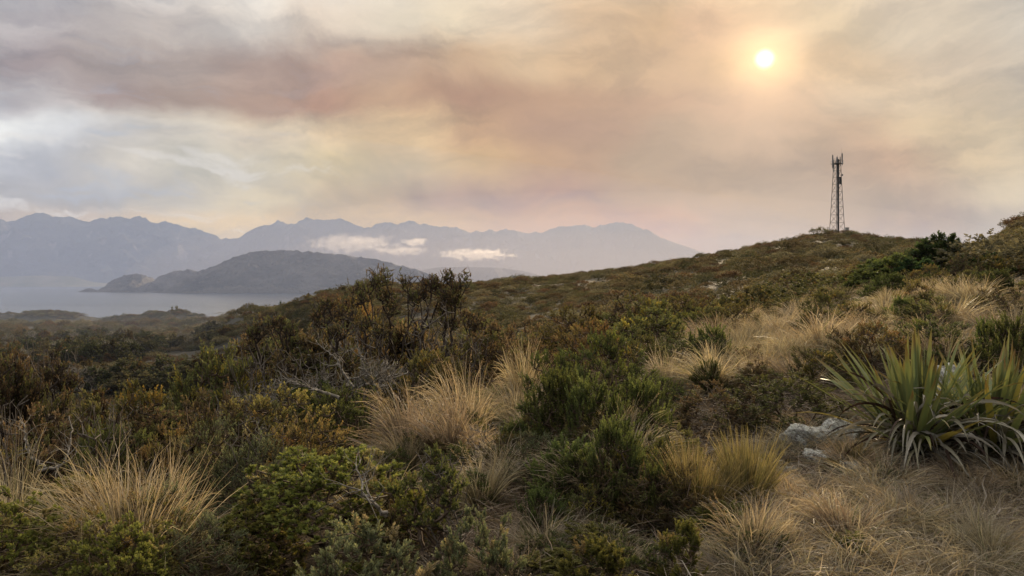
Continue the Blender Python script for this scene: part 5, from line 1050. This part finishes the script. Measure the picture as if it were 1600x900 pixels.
def mast():
    z0 = ht1(tx, ty); H = EYE + (HOR - 249) / F * ty - z0; u = ty / F       # u: metres per picture pixel there
    t = thing('lattice_mast', 'tall steel lattice telecom mast on top of the hill', 'mast', (tx, ty, z0 - 0.3), 0.30); H += 0.3
    wb, wt = 10.6 * u / 1.25, 4.2 * u / 1.25
    def hw(z): return wb + (wt - wb) * (z / H) ** 0.85
    cs = [(-1, -1), (1, -1), (1, 1), (-1, 1)]
    lv = [H * (1 - (1 - i / 11) ** 1.15) for i in range(12)]
    for a, b in cs:
        P = np.array([[a * hw(z), b * hw(z), z] for z in lv]); V, Q = tubes(P[:-1], P[1:], np.full(11, .095), np.full(11, .095), 5); link('leg', mesh_np('leg', V, Q, True), m_steel, t)
    for i in range(11):
        z1, z2 = lv[i], lv[i + 1]; a1, a2 = hw(z1), hw(z2)
        for q in range(4):
            (ax, ay), (bx_, by) = cs[q], cs[(q + 1) % 4]
            if i: bar('horizontal_brace', (ax * a1, ay * a1, z1), (bx_ * a1, by * a1, z1), .045, m_steel, t)
            bar('diagonal_brace', (ax * a1, ay * a1, z1), (bx_ * a2, by * a2, z2), .045, m_steel, t)
            bar('diagonal_brace', (bx_ * a1, by * a1, z1), (ax * a2, ay * a2, z2), .045, m_steel, t)
    cl = bx('cable_tray', (0.45, -0.1, H / 2), (0.55, 0.14, H), m_dark, t)
    for s in (-1, 1): bar('ladder_rail', (0.2 + s * .22, 0.35, 0), (0.2 + s * .22, 0.35, H), .03, m_steel, cl)
    for i in range(28): bar('ladder_rung', (-.02, .35, i * H / 28 + .3), (.42, .35, i * H / 28 + .3), .018, m_steel, cl)
    bx('platform', (0, 0, H - 1.5), (2.9, 2.9, 0.12), m_steel, t); 
    for s in ((-1, -1), (1, -1), (1, 1), (-1, 1)):
        s2 = cs[(cs.index(s) + 1) % 4]; bar('guard_rail', (s[0] * 1.4, s[1] * 1.4, H - .5), (s2[0] * 1.4, s2[1] * 1.4, H - .5), .03, m_steel, t); bar('rail_post', (s[0] * 1.4, s[1] * 1.4, H - 1.44), (s[0] * 1.4, s[1] * 1.4, H - .5), .03, m_steel, t)
    for k_, (px_, py_, top, bot, wd) in enumerate(((-9.2, -1.0, 243, 263, 1.7), (10.2, 0.6, 239, 257, 1.7), (-1.5, -2.4, 246, 255, 1.2), (1.5, 2.2, 245, 254, 1.4), (4.5, -1.6, 245, 255, 1.0))):
        x = px_ * u; y = py_ * u; zt = EYE + (HOR - top) / F * ty - z0 + .3; zb = EYE + (HOR - bot) / F * ty - z0 + .3
        pn = bx('panel_antenna', (x, y, (zt + zb) / 2), (wd * u, 0.28, zt - zb), m_panel, t, .05)
        bar('mount_pole', (x + .12, y + .25, zb - .5), (x + .12, y + .25, zt + .3), .05, m_steel, pn)
        if k_ < 2: 
            for dz in (-1.2, 0.1): bar('mount_arm', (x + .12, y + .25, H + dz), (0, 0, H + dz), .05, m_steel, t)
    bar('whip_antenna', (9.4 * u, .3, H), (9.4 * u, .3, H + 3.9), .035, m_steel, t, r2=.015); bar('lightning_rod', (.3, .2, H - .5), (.3, .2, H + 1.4), .04, m_steel, t)
    bar('hanging_antenna', (-7.8 * u, -.5, H - 4.6), (-7.8 * u, -.5, H - 1.6), .12, m_cab, t)
    bx('radio_unit', (5.2 * u / 2 + .5, -.3, H * .735), (.5, .5, 2.4), m_dark, t)
    for ang, zz, rr in ((0.3, H * .80, .35), (2.9, H * .67, .3)):
        d = bar('dish_antenna', (math.cos(ang) * (hw(zz) + .15), -hw(zz) - .1, zz), (math.cos(ang) * (hw(zz) + .15), -hw(zz) - .4, zz), rr * .7, m_panel, t, k=14, r2=rr)
    return z0, u
z0, u_ = mast()
x_, y_ = world_at(1293.8, 254); zz = ht1(x_, y_); t = thing('marker_post', 'slim post left of the mast foot', 'post', (x_, y_, zz)); bar('post', (0, 0, 0), (0, 0, EYE + (HOR - 356) / F * 254 - zz), .14, m_cab, t); bx('post_cap', (0, 0, EYE + (HOR - 356) / F * 254 - zz + .08), (.42, .42, .16), m_steel, t)
x_, y_ = world_at(1323.6, 254); zz = ht1(x_, y_); h_ = EYE + (HOR - 356) / F * 254 - zz; t = thing('equipment_cabinet', 'small louvred equipment cabinet right of the mast foot', 'cabinet', (x_, y_, zz)); bx('body', (0, 0, h_ / 2), (.95, .8, h_), m_cab, t); bx('roof', (0, 0, h_ + .06), (1.15, 1.0, .12), m_steel, t)
for i in range(4): bx('louvre', (0, -.42, h_ * (.35 + .14 * i)), (.7, .06, .1), m_dark, t)

# pale shed and gravel road in the valley
x_, y_ = world_at(262, 760); zz = ht1(x_, y_)
t = thing('shed', 'low pale roofed shed among scrub near the bay', 'shed', (x_, y_, zz + 1.5), 0.15)
m_roof = metal('pale_roof', (0.62, 0.63, 0.64), 0.4, 0.0); bx('wall', (0, 0, 1.4), (13, 7, 2.8), m_cab, t)
V = np.array([[-7, -4, 2.8], [7, -4, 2.8], [7, 4, 2.8], [-7, 4, 2.8], [-7, 0, 4.6], [7, 0, 4.6]]); link('roof', mesh_np('roof', V, [np.array([[0, 1, 5, 4], [2, 3, 4, 5]]), np.array([[0, 4, 3], [1, 2, 5]])], False), m_roof, t)
bx('door', (-2, -3.55, 1.1), (1.2, .1, 2.2), m_dark, t); bx('window', (3, -3.55, 1.5), (1.6, .1, 1.0), m_dark, t)
m_road, n, p, o = newmat('pale_gravel'); n.link(n.ramp(n.noise(pos(n), .3, 5, .6), [(0.3, (.34, .33, .31)), (0.7, (.5, .49, .46))]), p.inputs['Base Color'])
def strip(name, pts, wd):
    P = np.array([[(p[0] - 800) / F * p[1], p[1]] for p in pts], float); q = np.linspace(0, len(P) - 1, 60); P = np.stack([np.interp(q, np.arange(len(P)), P[:, k]) for k in (0, 1)], 1)
    d = np.gradient(P, axis=0); d /= np.linalg.norm(d, axis=1, keepdims=True); nrm = np.stack([-d[:, 1], d[:, 0]], 1); L = []
    for s in np.linspace(-1, 1, 7): L.append(P + nrm * s * wd / 2)
    V = np.stack(L, 1); z = ht(V[..., 0], V[..., 1]) + .35; V = np.concatenate([V, z[..., None]], -1).reshape(-1, 3); link(name, mesh_np(name, V, grid_faces(60, 7)), m_road, kind='structure')
strip('gravel_road', [(330, 640), (352, 600), (378, 585), (402, 560), (420, 500)], 13)

# ---------------------------------------------------------------- low cloud and mist
def ico(name, sub=4):
    import bmesh
    bm = bmesh.new(); bmesh.ops.create_icosphere(bm, subdivisions=sub, radius=1.0); me = bpy.data.meshes.new(name); bm.to_mesh(me); bm.free(); return me
def cloud_mat(name, dens, thr, scale, stretch=(1, 1, 1)):
    m = bpy.data.materials.new(name); m.use_nodes = True; n = NT(m.node_tree); m.node_tree.nodes.clear(); o = n.node('ShaderNodeOutputMaterial'); v = n.node('ShaderNodeVolumePrincipled')
    v.inputs['Color'].default_value = (1, 0.95, 0.89, 1); v.inputs['Anisotropy'].default_value = 0.6
    oc = n.node('ShaderNodeTexCoord').outputs['Object']; mp = n.node('ShaderNodeMapping'); n.link(oc, mp.inputs[0]); mp.inputs['Scale'].default_value = stretch
    ns = n.noise(mp.outputs[0], scale, 7, 0.6, 0.3); ln = n.node('ShaderNodeVectorMath', operation='LENGTH'); n.link(oc, ln.inputs[0])
    f = n.m('SUBTRACT', ns, n.m('MULTIPLY', n.m('POWER', ln.outputs['Value'], 2.0), 0.34)); d = n.maprange(f, thr, thr + 0.15)
    n.link(n.m('MULTIPLY', d, dens), v.inputs['Density']); n.link(v.outputs[0], o.inputs['Volume']); return m
def cloud(label, px, py, wpx, hpx, D, dens, thr, scale, seed, depth=0.5, stretch=(2.2, 1, 0.7)):
    u = D / F; me = ico('cloud'); o = link('cloud', me, cloud_mat('cloud_vapour', dens, thr, scale, stretch)); o.location = ((px - 800) * u, D, EYE + (HOR - py) * u); o.scale = (wpx * u / 2, wpx * u / 2 * depth, hpx * u / 2)
    o['label'] = label; o['category'] = 'cloud'; return o
cloud('brightest low cloud, long and white, in front of the right hand mountains', 742, 397, 165, 28, 8600, 0.0045, 0.35, 2.4, 1, stretch=(3.2, 1, 1.0))
cloud('faint wispy cloud bank across the middle mountains, left of the brightest cloud', 550, 380, 190, 40, 9000, 0.0015, 0.31, 2.0, 2, stretch=(3.6, 1, 1.2))
cloud('small curled wisp of cloud above the gap between the two low clouds', 648, 378, 55, 18, 8800, 0.008, 0.32, 1.5, 3)
cloud('ragged strip of low cloud joining the wispy bank and the brightest cloud', 625, 392, 120, 20, 8800, 0.003, 0.33, 2.2, 4)
def mist(name, c, r, dens, color=(0.86, 0.90, 1.0), an=0.3):
    o = link(name, ico(name, 4), vmat(name, dens, color, an), kind='stuff'); o.location = c; o.scale = r; o['label'] = 'thin smoke mist lying over the low ground and the bay'; return o
mist('mist', (-4300, 5000, 0), (6700, 4600, 900), 5.2e-5, (0.47, 0.56, 0.86), 0.0)
for k in (1.25, 1.0, 0.78, 0.55): mist('mist', (700, 7300, 40), (3300 * k, 3000 * k, 640 * k), 0.34e-4, (0.95, 0.82, 0.70), 0.1)
mist('mist', (-330, 420, 33), (330, 340, 30), 2.4e-4, (0.62, 0.70, 0.88), 0.1)
link('haze', box('haze', (-24500, -24500, -94), (24500, 24500, 1340)), vmat('haze_air', HAZE, HAZE_C, 0.2), kind='stuff')
